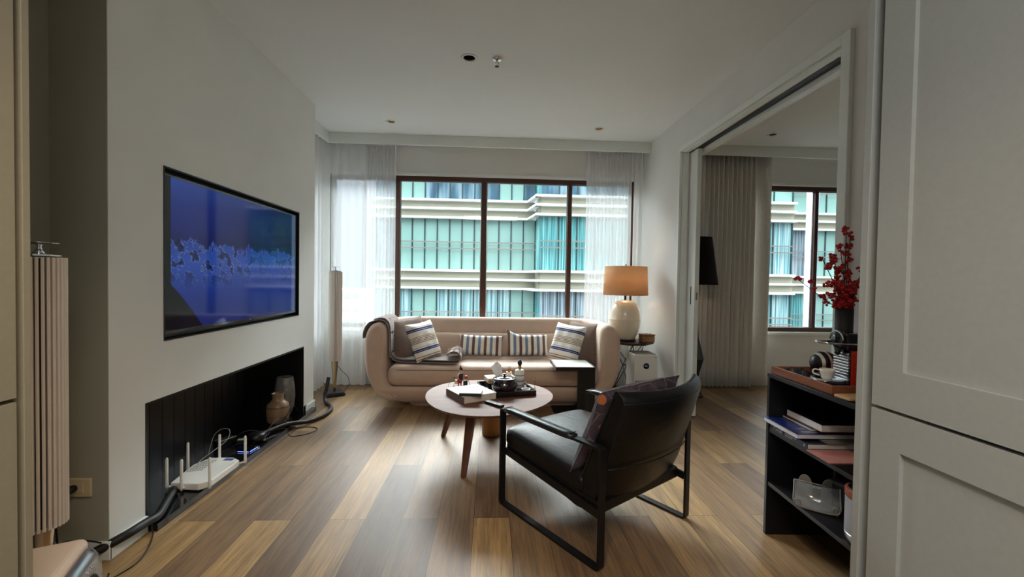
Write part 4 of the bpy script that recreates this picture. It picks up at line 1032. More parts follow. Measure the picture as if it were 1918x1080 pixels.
link('lamp_base', MB().lathe([(.103, sz+.020), (.107, sz+.030), (.130, sz+.075), (.149, sz+.13), (.157, sz+.19), (.1565, sz+.218), (.1585, sz+.221), (.1560, sz+.225), (.149, sz+.285), (.131, sz+.345), (.106, sz+.388), (.082, sz+.408), (.04, sz+.417), (.014, sz+.419)], 56, lx, ly), 'ceramic', t)
link('stem', MB().lathe([(.012, sz+.419), (.012, sz+.46), (.007, sz+.465), (.007, sz+.62)], 16, lx, ly), 'darkbronze', t)
def shade_mat():
    t = NT('tan_linen_shade'); nt = t.t; nt.nodes.remove(t.b)
    df = t.n('ShaderNodeBsdfDiffuse'); tl = t.n('ShaderNodeBsdfTranslucent'); v = t.coord('Object', scale=(1, 1, .3)); nz = t.noise(v, 240, 2)
    t.l(t.ramp(nz, [(.3, s2l((212, 178, 142))), (.7, s2l((230, 198, 162)))]), df.inputs[0]); tl.inputs[0].default_value = (*s2l((226, 190, 150)), 1)
    m2 = t.n('ShaderNodeMixShader', Fac=.45); t.l(df.outputs[0], m2.inputs[1]); t.l(tl.outputs[0], m2.inputs[2]); t.l(m2.outputs[0], t.out.inputs[0]); return t.m
link('lamp_shade', MB().lathe([(.226, sz+.470), (.212, sz+.765)], 56, lx, ly, capb=False, capt=False), shade_mat(), t, solid=.002)
m = MB(); z = sz+.66
for k in range(3): a = 2*PI*k/3; m.tube([(lx, ly, z), (lx+.215*math.cos(a), ly+.215*math.sin(a), sz+.755)], .002, 6)
m.lathe([(.004, sz+.62), (.004, sz+.772), (.009, sz+.780), (.006, sz+.79), (.001, sz+.793)], 12, lx, ly)
link('shade_fitter', m, 'gold', t)
link('bulb', MB().ball((lx, ly, sz+.585), .028, 16, 10), mat('glowing_bulb', (255, 226, 180), .4, emit=(255, 205, 150), estr=5), t)
t = thing('wooden_box', (1.588, 4.27, sz), 'small rough wooden box beside the table lamp', 'box', rz=math.radians(10))
link('box_body', MB().box(-.068, .068, -.045, .045, 0, .068), 'rustic', t, world=False, bevel=.010, seg=3)
link('box_lid', MB().box(-.071, .071, -.047, .047, .0685, .082), 'rustic', t, world=False, bevel=.006, seg=3)
link('string_tie', MB().tube(smooth_path([(-.03, -.02, .083), (-.01, .01, .088), (.015, -.01, .086), (.035, .015, .084)], 6), .002, 6), 'mother', t, world=False)

# ------------------------------------------------------------------ air purifier
x0, x1, y0, y1, zt = 1.372, 1.602, 4.0, 4.235, .505
t = thing('air_purifier', ((x0+x1)/2, (y0+y1)/2, 0), 'white air purifier tower with a round black display, by the right wall', 'air purifier')
link('housing', MB().box(x0, x1, y0, y1, .006, zt-.003), 'pure_white', t, bevel=.006, seg=3)
link('front_panel', MB().box(x0+.004, x1-.004, y0-.003, y0-.0002, .262, zt-.005), 'pure_white', t, bevel=.001)
link('intake_grille', MB().box(x0+.010, x1-.010, y0-.0025, y0-.0002, .02, .256), 'mesh_grey', t)
link('top_grille', MB().box(x0+.014, x1-.014, y0+.016, y1-.012, zt-.003, zt), 'wingrey', t)
cx, cz = (x0+x1)/2+.002, .395
dm = frame((cx, y0-.003, cz), (1, 0, 0), (0, 0, 1), (0, -1, 0))
di = link('display', MB().lathe([(.0285, 0), (.0285, .0012), (.001, .0014)], 32, mtx=dm), 'disp', t)
link('digits', text_mb('015', .016, frame((cx-.002, y0-.0050, cz), (1, 0, 0), (0, 0, 1), (0, -1, 0))), 'dispglow', di)
link('logo', MB().box(x1-.040, x1-.014, y0-.0036, y0-.0031, zt-.026, zt-.021), 'wingrey', t)
link('feet', MB().box(x0+.02, x1-.02, y0+.02, y1-.02, .0005, .006), 'rubber', t)

# ------------------------------------------------------------------ floor lamp in the bedroom
lx, ly = 2.15, 4.42
t = thing('floor_lamp', (lx, ly, 0), 'black floor lamp with a faceted body and black shade, half hidden by the sliding door', 'lamp')
link('lamp_body', MB().lathe([(.105, .001), (.108, .012), (.035, .13), (.10, .385), (.105, .40), (.050, .62), (.024, .95), (.014, 1.2)], 8, lx, ly), 'blacksat', t, smooth=False)
link('lamp_shade', MB().lathe([(.218, 1.175), (.150, 1.665)], 48, lx, ly, capb=False, capt=False), mat('black_silk_shade', (12, 8, 7), .8, spec=.2), t, solid=.003)
link('bulb', MB().ball((lx, ly, 1.30), .028, 14, 8), mat('faint_bulb', (255, 220, 170), .4, emit=(255, 170, 90), estr=4), t)
# ------------------------------------------------------------------ leather armchair
U = Vector((.8173, .5762, 0)); V = Vector((-.5762, .8173, 0)); O = Vector((.466, 1.733, 0))
ch = thing('armchair', tuple(O), 'black leather lounge armchair with a black flat-bar metal frame, back turned to the camera', 'armchair')
ch.rotation_euler = (0, 0, math.atan2(U.y, U.x))
# local: x across (0..0.66), y towards the front (0..0.667), z up
def loopbar(m, pts, w, h, closed=True):
    n = len(pts)
    for i in range(n if closed else n-1): pass
    return m
def flatloop(x, poly, wx, th):
    """flat bar loop lying in plane x: poly (y,z) centre line outer loop, wx across, th thickness"""
    m = MB(); n = len(poly); vs = []
    for i in range(n):
        a = Vector(poly[i-1]); b = Vector(poly[i]); c = Vector(poly[(i+1) % n])
        d1 = (b-a).normalized(); d2 = (c-b).normalized(); nn = Vector((d1.y, -d1.x))+Vector((d2.y, -d2.x)); nn.normalize(); k = 1/max(.5, nn.dot(Vector((d1.y, -d1.x))))
        for s in (0, -1):
            q = b+nn*th*k*s
            for sx in (-1, 1): vs.append((x+sx*wx/2, q.x, q.y))
    fs = []
    for i in range(n):
        j = (i+1) % n; A = [4*i, 4*i+1, 4*i+3, 4*i+2]; B = [4*j, 4*j+1, 4*j+3, 4*j+2]
        for k in range(4): fs.append((A[k], A[(k+1) % 4], B[(k+1) % 4], B[k]))
    return m.add(vs, fs)
def rloop(y0, y1, z0, z1, r=.022, n=4):
    out = []
    for cy, cz, a0 in ((y1-r, z0+r, -PI/2), (y1-r, z1-r, 0), (y0+r, z1-r, PI/2), (y0+r, z0+r, PI)):
        for k in range(n+1): a = a0+PI/2*k/n; out.append((cy+r*math.cos(a), cz+r*math.sin(a)))
    return out
CWD = .657
for k, x in enumerate((0, CWD)):
    fr = link('side_frame', flatloop(x, rloop(-.012, .680, .0, .515), .036, .012), 'blacksat', ch, world=False, bevel=.0012)
    s = 1 if k == 0 else -1
    link('seat_rail', MB().bar((x+s*.012, .002, .222), (x+s*.012, .668, .285), .012, .036), 'blacksat', ch, world=False)
    pad = MB(); n = 16; vs = []; fs = []
    ys = [.155+(.64-.155)*i/12 for i in range(13)]
    for i, y in enumerate(ys):
        e = 1 if 0 < i < 12 else .86
        for q in range(n):
            a = 2*PI*q/n; vs.append((x+.026*e*math.copysign(abs(math.cos(a))**.55, math.cos(a)), y, .5125+.0145*e*math.copysign(abs(math.sin(a))**.55, math.sin(a))))
    for i in range(12):
        for q in range(n): fs.append((i*n+q, i*n+(q+1) % n, (i+1)*n+(q+1) % n, (i+1)*n+q))
    fs += [tuple(range(n)), tuple(12*n+q for q in range(n))]
    ap = link('arm_pad', pad.add(vs, fs, True), 'leatherarm', ch, world=False)
    st = MB()
    for y in (.17, .625): st.box(x-.0268, x+.0268, y-.0015, y+.0015, .526, .5282)
    link('stitching', st, 'rubber', ap, world=False)
for y, z in ((.06, .215), (.60, .27)):
    link('cross_bar', MB().bar((.018, y, z), (CWD-.018, y, z), .03, .012), 'blacksat', ch, world=False)
# seat cushion : plump leather box, sloping to the back
def seatf(u, v):
    th = 2*PI*u; c, s = math.cos(th), math.sin(th); e = .30
    yy = math.copysign(abs(c)**e, c); zz = math.copysign(abs(s)**e, s); a = -1+2*v
    r = max(0, 1-abs(a)**9)**.5; xx = a
    x = .3285+.308*xx; y = .400+.288*yy*(.94+.06*r); z = .062*zz*(.45+.55*r)
    if zz > 0: z += .020*r*math.cos(PI*xx/2)*math.cos(PI*max(-1, min(1, yy))/2*.8)
    return (x, y, .300+.092*(y-.13)+z-.0*abs(xx))
sc = link('seat_cushion', MB().grid(seatf, 56, 61, cu=True).add([seatf(k/56, 0) for k in range(56)], [tuple(range(56))], True).add([seatf(k/56, 1) for k in range(56)], [tuple(range(56))], True), 'leather', ch, world=False)
m = MB(); m.add([(.02, .03, .205), (.637, .03, .205), (.637, .668, .268), (.02, .668, .268), (.02, .03, .262), (.637, .03, .262), (.637, .668, .325), (.02, .668, .325)], [(0,3,2,1),(4,5,6,7),(0,1,5,4),(1,2,6,5),(2,3,7,6),(3,0,4,7)])
link('seat_base', m, 'leather', ch, world=False, bevel=.01)
# back shell: curved, leaning back; t across, s along the profile
inner = [(.175, .255), (.130, .34), (.085, .45), (.040, .56), (-.005, .66), (-.030, .722)]
outer = [(-.058, .738), (-.085, .70), (-.058, .60), (-.022, .49), (.010, .38), (.045, .285), (.085, .225), (.14, .195), (.22, .205), (.30, .222)]
prof = spline_open = smooth_path([(a, b, 0) for a, b in inner], 4)+smooth_path([(a, b, 0) for a, b in [(-.030, .722), (-.038, .738), (-.058, .738)]+outer[1:]], 4)
prof += [Vector((.30, .240, 0)), Vector((.22, .235, 0))]
NP = len(prof); vs = []; fs = []; NT_ = 33
for i in range(NT_):
    q = -1+2*i/(NT_-1); x = .3285+.300*q
    for p in prof:
        hgt = min(1, max(0, (p.y-.17)/.45)); bulge = .075*(1-q*q)*(.45+.55*hgt)
        low = max(0, 1-abs(p.y-.2)/.1)
        vs.append((x, p.x-bulge, p.y-.010*(1-q*q)*low+.010*q*q*(hgt > .95)))
for i in range(NT_-1):
    for j in range(NP): fs.append((i*NP+j, i*NP+(j+1) % NP, (i+1)*NP+(j+1) % NP, (i+1)*NP+j))
fs += [tuple(range(NP)), tuple((NT_-1)*NP+j for j in range(NP))]
bs = link('back_shell', MB().add(vs, fs, True), 'leather', ch, world=False, bevel=.004)
m = MB()
def outp(q, s, z, push=.002):
    hgt = min(1, max(0, (z-.17)/.45)); return (.3285+.300*q, s-.075*(1-q*q)*(.45+.55*hgt)-push, z)
m.tube([outp(-1+2*k/24, -.0095+.0008*0, .415) for k in range(25)], .0028, 6)
link('back_seam', m, 'rubber', bs, world=False)
link('top_seam', MB().tube([outp(-1+2*k/24, -.083, .705, .001) for k in range(25)], .0022, 6), 'rubber', bs, world=False)
for q in (-1, 1):
    link('edge_piping', MB().tube(smooth_path([(.3285+.301*q, a, b) for a, b in inner], 4), .0035, 6), 'leatherarm', bs, world=False)

def leaf_mat():
    t = NT('plum_leaf_print'); v = t.coord('Object')
    vo = t.n('ShaderNodeTexVoronoi', Scale=9); t.l(v, vo.inputs['Vector']); nz = t.noise(v, 13, 3)
    vo2 = t.n('ShaderNodeTexVoronoi', _feature='DISTANCE_TO_EDGE', Scale=9); t.l(v, vo2.inputs['Vector'])
    base = t.ramp(nz, [(.35, s2l((44, 36, 46))), (.65, s2l((76, 62, 72)))])
    pick = t.ramp(t.math('ADD', vo.outputs['Distance'], t.math('MULTIPLY', nz, .25)), [(.33, (1, 1, 1)), (.37, (0, 0, 0))])
    c = t.mix(pick, base, s2l((176, 104, 62)))
    c = t.mix(t.ramp(vo2.outputs['Distance'], [(.012, (1, 1, 1)), (.022, (0, 0, 0))]), c, s2l((104, 90, 94)))
    t.l(c, t.b.inputs['Base Color']); t.b.inputs['Roughness'].default_value = .6; t.bump(t.noise(v, 120, 2), .3, .003); return t.m
M['leaf'] = leaf_mat()
cen = O+U*.315+V*.120+Vector((0, 0, .540))
pillow('back_cushion', tuple(cen), tuple(U), tuple(V*-.42+Vector((0, 0, 1))), .60, .42, .12, 'leaf', 'plum cushion with a rust leaf print leaning on the back of the leather armchair', None, flop=(.02, 0))

# ------------------------------------------------------------------ black shelf unit by the pantry
SR = math.atan2(-.05, 1); SO = (1.33, 1.984, 0)
def SH(x, y, z=0):   # local shelf coords -> world (x into the shelf, y negative towards the camera)
    return (SO[0]+x*math.cos(SR)-y*math.sin(SR), SO[1]+x*math.sin(SR)+y*math.cos(SR), z)
t = thing('shelf_unit', SO, 'low open black shelf unit in the doorway corner by the tall grey cupboard', 'shelf', rz=SR)
D, Ln = .372, -.735
link('side_panel', MB().box(0, D, -.018, 0, .001, .754), 'shelfblack', t, world=False, bevel=.001)
link('side_panel', MB().box(0, D, Ln, Ln+.018, .001, .754), 'shelfblack', t, world=False, bevel=.001)
link('top_board', MB().box(-.001, D, Ln, 0, .7545, .773), 'shelfblack', t, world=False, bevel=.001)
for z in (.513, .258): link('shelf_board', MB().box(.004, D-.008, Ln+.0185, -.0185, z-.018, z), 'shelfblack', t, world=False, bevel=.001)
link('back_panel', MB().box(D-.006, D, Ln+.0185, -.0185, .001, .754), 'shelfblack', t, world=False)
def sbook(x0, x1, y0, y1, z0, z1, cover, label, spine, pages='paperwhite', rz=0, top=None):
    c = SH((x0+x1)/2, (y0+y1)/2)
    return book('art_book', (c[0], c[1]), SR+rz, x1-x0, y1-y0, z0, z1-z0, cover, label, 'art books on the middle shelf', spine, pages, top, .002)
S1 = .5135
b = sbook(.006, .27, -.280, -.008, S1, S1+.024, 'navy', 'dark navy art book with white spine lettering, bottom of the shelf stack', 'x0')
link('spine_lettering', text_mb('PLACES', .019, frame((-.1328, .062, .012), (0, -1, 0), (0, 0, 1), (-1, 0, 0))), 'paperwhite', b, world=False)
m = MB()
for k in range(9): m.box(-.1326, -.1322, .004-k*.0085, .010-k*.0085, .013, .0165)
for k in range(6): m.box(-.1326, -.1322, .004-k*.0085, .010-k*.0085, .006, .0088)
link('subtitle', m, 'paperwhite', b, world=False)
link('spine_mark', text_mb('N', .014, frame((-.1328, -.118, .012), (0, 0, 1), (0, 1, 0), (-1, 0, 0))), 'paperwhite', b, world=False)
sbook(.085, .30, -.285, -.04, S1+.0245, S1+.031, 'wingrey', 'thin grey book sticking out under the royal blue art book', 'y0')
b = sbook(-.018, .24, -.248, -.006, S1+.0315, S1+.053, 'royal', 'glossy royal blue art book with white pages, overhanging the shelf edge', 'x1')
link('cover_print', MB().box(-.09, -.02, -.10, -.085, .0214, .0218).box(-.09, -.05, -.06, -.052, .0214, .0218), 'mesh_grey', b, world=False)
sbook(.065, .29, -.215, -.015, S1+.0535, S1+.066, 'black', 'thin black book with pale page edges, under the crimson one', 'x1')
sbook(.075, .30, -.262, -.03, S1+.0665, S1+.098, 'crimson', 'thick crimson-edged book with a dark cover on top of the shelf stack', 'x1', pages='paperwhite', top='black')
o = link('pink_folder', MB().prism([SH(-.004, -.418)[:2], SH(-.004, -.290)[:2], SH(.27, -.290)[:2], SH(.27, -.418)[:2]], S1, S1+.004), 'pinkpaper'); props(o, 'flat pink paper folder on the middle shelf, in front of the books', 'folder')
# lower shelf : clear visor case, black handle bag, cloth speaker
S0 = .2585
c = SH(.085, -.232)
t = thing('visor_case', (c[0], c[1], S0), 'clear smoky plastic case with two rounded upright flaps on the lower shelf', 'case', rz=math.radians(-38))
def shell(u, v):
    a = -PI*.5*(1-2*u); x = -.075+.15*u; return (x+(.010 if u > .5 else -.010)*v, -.055+.055*v*v-.012*math.cos(a), .004+.082*v)
link('clear_front', MB().grid(shell, 20, 10), 'clear', t, world=False, solid=.003)
m = MB(); m.tube(smooth_path([(-.080, .0, .088), (-.080, -.045, .055), (-.078, -.065, .02), (-.05, -.072, .006), (.05, -.072, .006), (.078, -.065, .02), (.080, -.045, .055), (.080, 0, .088)], 6), .0032, 8)
m.tube([(-.08, 0, .088), (.08, 0, .088)], .0025, 8)
for s in (-1, 1): m.tube([(s*.066+.012*math.cos(2*PI*k/16), -.071, .022+.012*math.sin(2*PI*k/16)) for k in range(16)], .0025, 6, closed=True)
link('case_rim', m, 'wingrey', t, world=False)
link('clasp', MB().box(-.02, .02, -.050, -.042, .040, .047), 'chrome', t, world=False, bevel=.002)
for s in (-1, 1):
    pl = [(s*.042+.027*math.cos(a), .062+.048*math.sin(a)) for a in [PI*k/12 for k in range(13)]]+[(s*.042-.027, .01), (s*.042+.027, .01)]
    mm = frame((0, .028, 0), (1, 0, 0), (0, 0, 1), (0, -1, 0))
    link('flap', MB().prism(pl, 0, .004, mtx=mm), 'wingrey', t, world=False, bevel=.001)
link('case_base', MB().box(-.074, .074, -.066, .035, .0005, .006), 'wingrey', t, world=False, bevel=.002)
c = SH(.20, -.30)
t = thing('handle_bag', (c[0], c[1], S0), 'black case with an arched handle at the back of the lower shelf', 'bag', rz=SR-PI/2+.35)
link('bag_body', MB().box(-.10, .10, -.035, .035, .0005, .11), 'matteblack', t, world=False, bevel=.012, seg=3)
link('bag_handle', MB().tube(smooth_path([(-.085, 0, .11), (-.085, 0, .165), (-.07, 0, .185), (.07, 0, .185), (.085, 0, .165), (.085, 0, .11)], 5), .0065, 8), 'matteblack', t, world=False)
c = SH(.105, -.520)
t = thing('cloth_speaker', (c[0], c[1], S0), 'grey cloth-covered portable speaker with a tan leather band on the lower shelf', 'speaker', rz=SR)
def ov(r, z, a=.096, b=.085, n=44): return [(a*r*math.copysign(abs(math.cos(2*PI*k/n))**.75, math.cos(2*PI*k/n)), b*r*math.copysign(abs(math.sin(2*PI*k/n))**.75, math.sin(2*PI*k/n)), z) for k in range(n)]
link('speaker_foot', loft([ov(.93, .0005), ov(.97, .010), ov(1.0, .028), ov(1.0, .034)]), 'silver', t, world=False)
link('cloth_body', loft([ov(.99, .0345), ov(1.0, .04), ov(1.0, .165)]), 'speckle', t, world=False)
link('leather_band', loft([ov(1.005, .1655), ov(1.02, .170), ov(1.02, .190), ov(1.0, .196)]), 'tan_leather', t, world=False)
link('top_plate', loft([ov(.93, .1965), ov(.90, .199)]), 'black', t, world=False)
# top of the shelf : wooden tray and coffee corner
K = .7735
t = thing('wooden_tray', SH(.185, -.20, K), 'reddish wooden tray with a black inside on top of the shelf unit', 'tray', rz=SR)
a, b, h = .172, .195, .034
link('tray_sides', MB().box(-a, -a+.012, -b, b, 0, h).box(a-.012, a, -b, b, 0, h).box(-a+.012, a-.012, -b, -b+.012, 0, h).box(-a+.012, a-.012, b-.012, b, 0, h), 'traywood', t, world=False, bevel=.0015)
link('tray_floor', MB().box(-a+.012, a-.012, -b+.012, b-.012, .0005, .008), 'black', t, world=False)
KT = K+.009
for k, (x, y) in enumerate([(.06, -.045), (.095, -.055), (.13, -.04), (.075, -.085), (.115, -.095)]):
    c = SH(x, y); t = thing('coffee_capsule', (c[0], c[1], KT), 'black coffee capsule lying in the wooden tray', 'capsule', 'black coffee capsules in the tray')
    link('capsule_body', MB().lathe([(.0185, KT), (.0185, KT+.0015), (.0155, KT+.003), (.012, KT+.020), (.004, KT+.025), (.001, KT+.025)], 20, c[0], c[1]), 'matteblack', t)
c = SH(.205, -.085)
t = thing('striped_bowl', (c[0], c[1], KT), 'round black and white striped ornament behind the cup in the tray', 'ornament')
link('round_body', MB().ball((c[0], c[1], KT+.056), .056, 32, 20), stripes('black_white_bands', 0, [(0, (20, 20, 24)), (.62, (206, 204, 200)), ], period=.028, rough=.3), t)
# espresso machine facing the room
mx, my = 1.450, 1.695
t = thing('espresso_machine', (mx, my, KT), 'red and black capsule espresso machine with a ribbed silver front', 'coffee machine', rz=SR)
link('red_body', MB().box(.004, .23, -.046, .046, .004, .150), 'red', t, world=False, bevel=.004)
m = MB()
for k in range(8): m.box(.020, .215, -.0485, -.046, .016+k*.0165, .024+k*.0165)
link('side_ribs', m, 'red', t, world=False, bevel=.001)
m = MB()
for k in range(11): m.box(-.0035, .004, -.040, .042, .014+k*.0118, .0215+k*.0118)
link('front_ribs', m, 'silver', t, world=False, bevel=.001)
link('front_backing', MB().box(.001, .004, -.044, .045, .008, .150), 'blackglossy', t, world=False)
link('black_head', MB().box(-.012, .22, -.045, .045, .1505, .220), 'blackglossy', t, world=False, bevel=.014, seg=4)
link('dome', MB().ball((-.012, 0, .190), .036, 24, 14, (.7, 1, 1)), 'blackglossy', t, world=False)
link('dome_arc', MB().tube([(-.025, .037*math.cos(PI*k/16), .190+.037*math.sin(PI*k/16)) for k in range(17)], .0035, 8), 'silver', t, world=False)
link('spout', MB().lathe([(.006, .128), (.010, .135), (.012, .150)], 16, -.018, 0), 'blackglossy', t, world=False)
lever = smooth_path([(.10, -.047, .176), (.02, -.047, .177), (-.05, -.044, .178), (-.088, -.030, .180), (-.102, 0, .181), (-.088, .030, .180), (-.05, .044, .178), (.02, .047, .177)], 6)
link('lever_handle', MB().tube(lever, .0048, 10), 'chrome', t, world=False)
dt = link('drip_tray', loft([[(p[0]-.055, p[1], .001) for p in ov(.9, 0, .058, .050)], [(p[0]-.055, p[1], .012) for p in ov(1, 0, .058, .050)], [(p[0]-.055, p[1], .024) for p in ov(1, 0, .058, .050)]]), 'blackglossy', t, world=False)
link('drip_grid', loft([[(p[0]-.055, p[1], .0242) for p in ov(.96, 0, .058, .050)], [(p[0]-.055, p[1], .0275) for p in ov(.93, 0, .058, .050)]]), 'chrome', dt, world=False)
cc = t.matrix_basis @ Vector((-.055, .004, .0280)); cxx, cyy, czz = 1.3951, 1.7018, KT+.0280
t = thing('espresso_cup', (cxx, cyy, czz), 'small white porcelain cup on the drip tray of the espresso machine', 'cup')
link('cup_body', MB().lathe([(.016, czz), (.021, czz+.004), (.0265, czz+.030), (.0275, czz+.040), (.0255, czz+.040), (.019, czz+.006), (.001, czz+.005)], 32, cxx, cyy), 'cup', t)
link('cup_handle', MB().tube(smooth_path([(cxx-.018, cyy+.020, czz+.032), (cxx-.030, cyy+.034, czz+.032), (cxx-.032, cyy+.036, czz+.016), (cxx-.016, cyy+.020, czz+.010)], 6), .003, 8), 'cup', t)
c = SH(.075, -.452)
t = thing('beech_board', (c[0], c[1], K), 'small pale beech board on the near corner of the shelf top', 'board', rz=SR+.1)
link('board', MB().box(-.075, .12, -.036, .036, .0005, .013), 'lightwood', t, world=False, bevel=.010, seg=3)
# vase of red berries
vx, vy = 1.603, 1.868
t = thing('black_vase', (vx, vy, KT), 'tall matte black vase holding red berry branches on the shelf top', 'vase')
link('vase_body', MB().lathe([(.026, KT), (.029, KT+.004), (.034, KT+.18), (.0345, KT+.310), (.0315, KT+.310), (.030, KT+.18), (.001, KT+.02)], 36, vx, vy), 'matteblack', t)
rnd = random.Random(11); VZ = KT+.31
tips = [(-.155, .10, 1.225), (-.095, .02, 1.315), (-.012, -.01, 1.455), (.035, .02, 1.425), (-.055, -.03, 1.37), (.045, -.06, 1.30), (-.02, .05, 1.33), (.01, -.08, 1.25), (-.09, -.05, 1.21), (.06, .05, 1.22)]
labs = ['lowest branch of red berries, reaching far left over the tray', 'red berry branch leaning left towards the window', 'tallest red berry branch, upright from the vase', 'tall red berry branch ending right of the topmost one', 'red berry branch in the left middle of the bunch', 'red berry branch leaning right behind the cupboard edge', 'red berry branch at the back of the bunch', 'short red berry branch at the front of the bunch', 'short red berry branch low on the left of the bunch', 'short red berry branch low on the right of the bunch']
for k, (dx, dy, z) in enumerate(tips):
    root = Vector((vx+rnd.uniform(-.012, .012), vy+rnd.uniform(-.012, .012), VZ-.14)); tip = Vector((vx+dx, vy+dy, z)); mid = root.lerp(tip, .5)+Vector((-dx*.25, -dy*.25, .02))
    mouth = Vector((vx+(root.x-vx)*.5+dx*.08, vy+(root.y-vy)*.5+dy*.08, VZ+.01))
    t = thing('berry_branch', tuple(root), labs[k], 'branch', 'red berry branches in the black vase')
    pth = smooth_path([root, mouth, mid, tip], 6)
    stem = MB().tube(pth, .0017, 6); 
    N = len(pth); cl = []
    for j in range(14):
        i = int(N*(.34+.64*j/13)); i = min(i, N-1); p = pth[i]
        off = Vector((rnd.uniform(-1, 1), rnd.uniform(-1, 1), rnd.uniform(-.4, .8))).normalized()*rnd.uniform(.006, .034)*(1 if j < 13 else .2)
        q = p+off; stem.tube([p, q], .0011, 5); cl.append(q)
    link('stem', stem, 'twig', t)
    for q in cl:
        m = MB()
        for b in range(rnd.randint(4, 7)):
            r = rnd.uniform(.0056, .0074); o_ = Vector((rnd.uniform(-1, 1), rnd.uniform(-1, 1), rnd.uniform(-1, 1))).normalized()*r*1.5
            m.ball(tuple(q+o_), r, 10, 7)
        link('berry_cluster', m, 'berry', t)
# ------------------------------------------------------------------ light
def world():
    w = bpy.data.worlds.new('World'); SC.world = w; w.use_nodes = True; nt = w.node_tree; bg = nt.nodes['Background']
    c = nt.nodes.new('ShaderNodeTexCoord'); nm = nt.nodes.new('ShaderNodeVectorMath'); nm.operation = 'NORMALIZE'; nt.links.new(c.outputs['Generated'], nm.inputs[0])
    dt = nt.nodes.new('ShaderNodeVectorMath'); dt.operation = 'DOT_PRODUCT'; nt.links.new(nm.outputs[0], dt.inputs[0]); dt.inputs[1].default_value = tuple(Vector(GLOW_DIR).normalized())
    def mth(op, a, b, clamp=False):
        o = nt.nodes.new('ShaderNodeMath'); o.operation = op; o.use_clamp = clamp
        for i, v in enumerate((a, b)):
            if isinstance(v, (int, float)): o.inputs[i].default_value = v
            else: nt.links.new(v, o.inputs[i])
        return o.outputs[0]
    glow = mth('POWER', mth('MAXIMUM', dt.outputs['Value'], 0), GLOW_POW)
    sep = nt.nodes.new('ShaderNodeSeparateXYZ'); nt.links.new(nm.outputs[0], sep.inputs[0])
    mr = nt.nodes.new('ShaderNodeMapRange'); mr.interpolation_type = 'SMOOTHSTEP'; mr.inputs[1].default_value = .24; mr.inputs[2].default_value = .46; nt.links.new(sep.outputs[2], mr.inputs[0])
    glow = mth('MULTIPLY', glow, mr.outputs[0])
    rp = nt.nodes.new('ShaderNodeValToRGB'); cr = rp.color_ramp
    st = [(0, (.35, .36, .36)), (.44, (.45, .47, .48)), (.49, (.46, .52, .62)), (.54, (.46, .54, .68)), (.60, (.66, .74, .90)), (.70, (3.1, 3.3, 3.6)), (1, (4.5, 4.8, 5.1))]
    while len(cr.elements) < len(st): cr.elements.new(.5)
    for e, (p, q) in zip(cr.elements, st): e.position = p; e.color = (*q, 1)
    nt.links.new(mth('ADD', mth('MULTIPLY', sep.outputs[2], .5), .5), rp.inputs[0])
    mx = nt.nodes.new('ShaderNodeMix'); mx.data_type = 'RGBA'; mx.blend_type = 'ADD'; mx.inputs[0].default_value = 1
    sc = nt.nodes.new('ShaderNodeVectorMath'); sc.operation = 'SCALE'; sc.inputs[0].default_value = (.97, .985, 1.0); nt.links.new(mth('MULTIPLY', glow, GLOW_K), sc.inputs['Scale'])
    nt.links.new(rp.outputs[0], mx.inputs[6]); nt.links.new(sc.outputs[0], mx.inputs[7]); nt.links.new(mx.outputs[2], bg.inputs[0]); bg.inputs[1].default_value = SKY
EXPO = 0.50
GLOW_DIR = (-.15, .72, .69); GLOW_POW = 3.2; GLOW_K = 42; SKY = 1.0
world()
def area(name, loc, rot, sx, sy, portal=True, power=0, color=(1, 1, 1)):
    l = bpy.data.lights.new(name, 'AREA'); l.shape = 'RECTANGLE'; l.size = sx; l.size_y = sy; l.energy = power; l.color = color
    if portal: l.cycles.is_portal = True
    o = bpy.data.objects.new(name, l); COL.objects.link(o); o.location = loc; o.rotation_euler = rot; return o
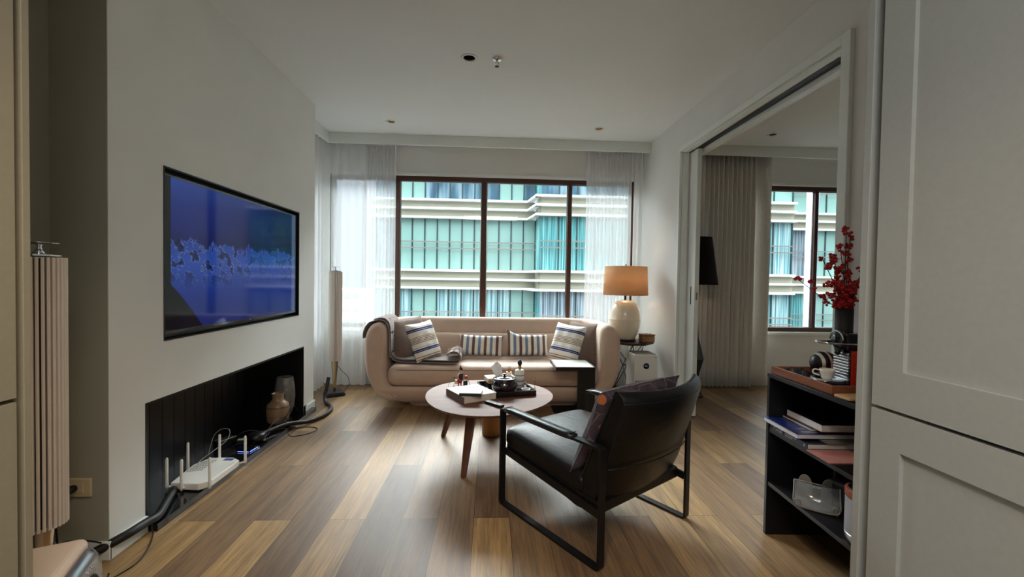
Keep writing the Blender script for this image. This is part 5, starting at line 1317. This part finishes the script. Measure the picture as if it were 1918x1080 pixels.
area('window_portal', (-.08, 5.04, 1.49), (PI/2, 0, PI), 3.44, 1.72)
area('window_portal', (-2.14, 4.39, 1.49), (PI/2, 0, -PI/2), .86, 1.72)
area('window_portal', (3.65, 5.04, 1.49), (PI/2, 0, PI), 2.4, 1.72)
def lamp(name, typ, loc, energy, color, size=.03, **k):
    l = bpy.data.lights.new(name, typ); l.energy = energy; l.color = color
    l.shadow_soft_size = size
    o = bpy.data.objects.new(name, l); COL.objects.link(o); o.location = loc
    for a, b in k.items():
        if a == 'rot': o.rotation_euler = b
        else: setattr(l, a, b)
    return o
lamp('table_lamp_light', 'POINT', (1.395, 4.385, 1.17), 2.6, (1, .70, .42), .035)
lamp('floor_lamp_light', 'POINT', (2.15, 4.42, 1.32), 1.5, (1, .55, .28), .035)
lamp('kitchen_downlight', 'SPOT', (-.1, .35, 2.66), 40, (1, .76, .50), .05, spot_size=math.radians(105), spot_blend=.7, rot=(math.radians(12), 0, 0))
area('kitchen_ceiling_light', (0, -.75, 2.69), (0, 0, 0), 1.3, .7, False, 36, (1, .95, .88))

# ------------------------------------------------------------------ camera
f = 805.0; yaw, pit, rol = -.0499, -.0217, -.0162
c, s = math.cos(yaw), math.sin(yaw); Rz = Matrix(((c, -s, 0), (s, c, 0), (0, 0, 1)))
c, s = math.cos(pit), math.sin(pit); Rx = Matrix(((1, 0, 0), (0, c, -s), (0, s, c)))
c, s = math.cos(rol), math.sin(rol); Ry = Matrix(((c, 0, s), (0, 1, 0), (-s, 0, c)))
Mx = Rz @ Rx @ Ry
right, fwd, up = Mx.col[0], Mx.col[1], Mx.col[2]
cam = bpy.data.cameras.new('camera'); co = bpy.data.objects.new('camera', cam); COL.objects.link(co)
co.matrix_world = frame((0, 0, 1.2), right, up, -fwd)
cam.sensor_width = 36; cam.lens = 36*f/1918; cam.clip_start = .02; cam.clip_end = 300
SC.camera = co
vs_ = SC.view_settings; vs_.view_transform = 'Standard'; vs_.look = 'None'; vs_.gamma = 1; vs_.use_curve_mapping = False; vs_.exposure = EXPO
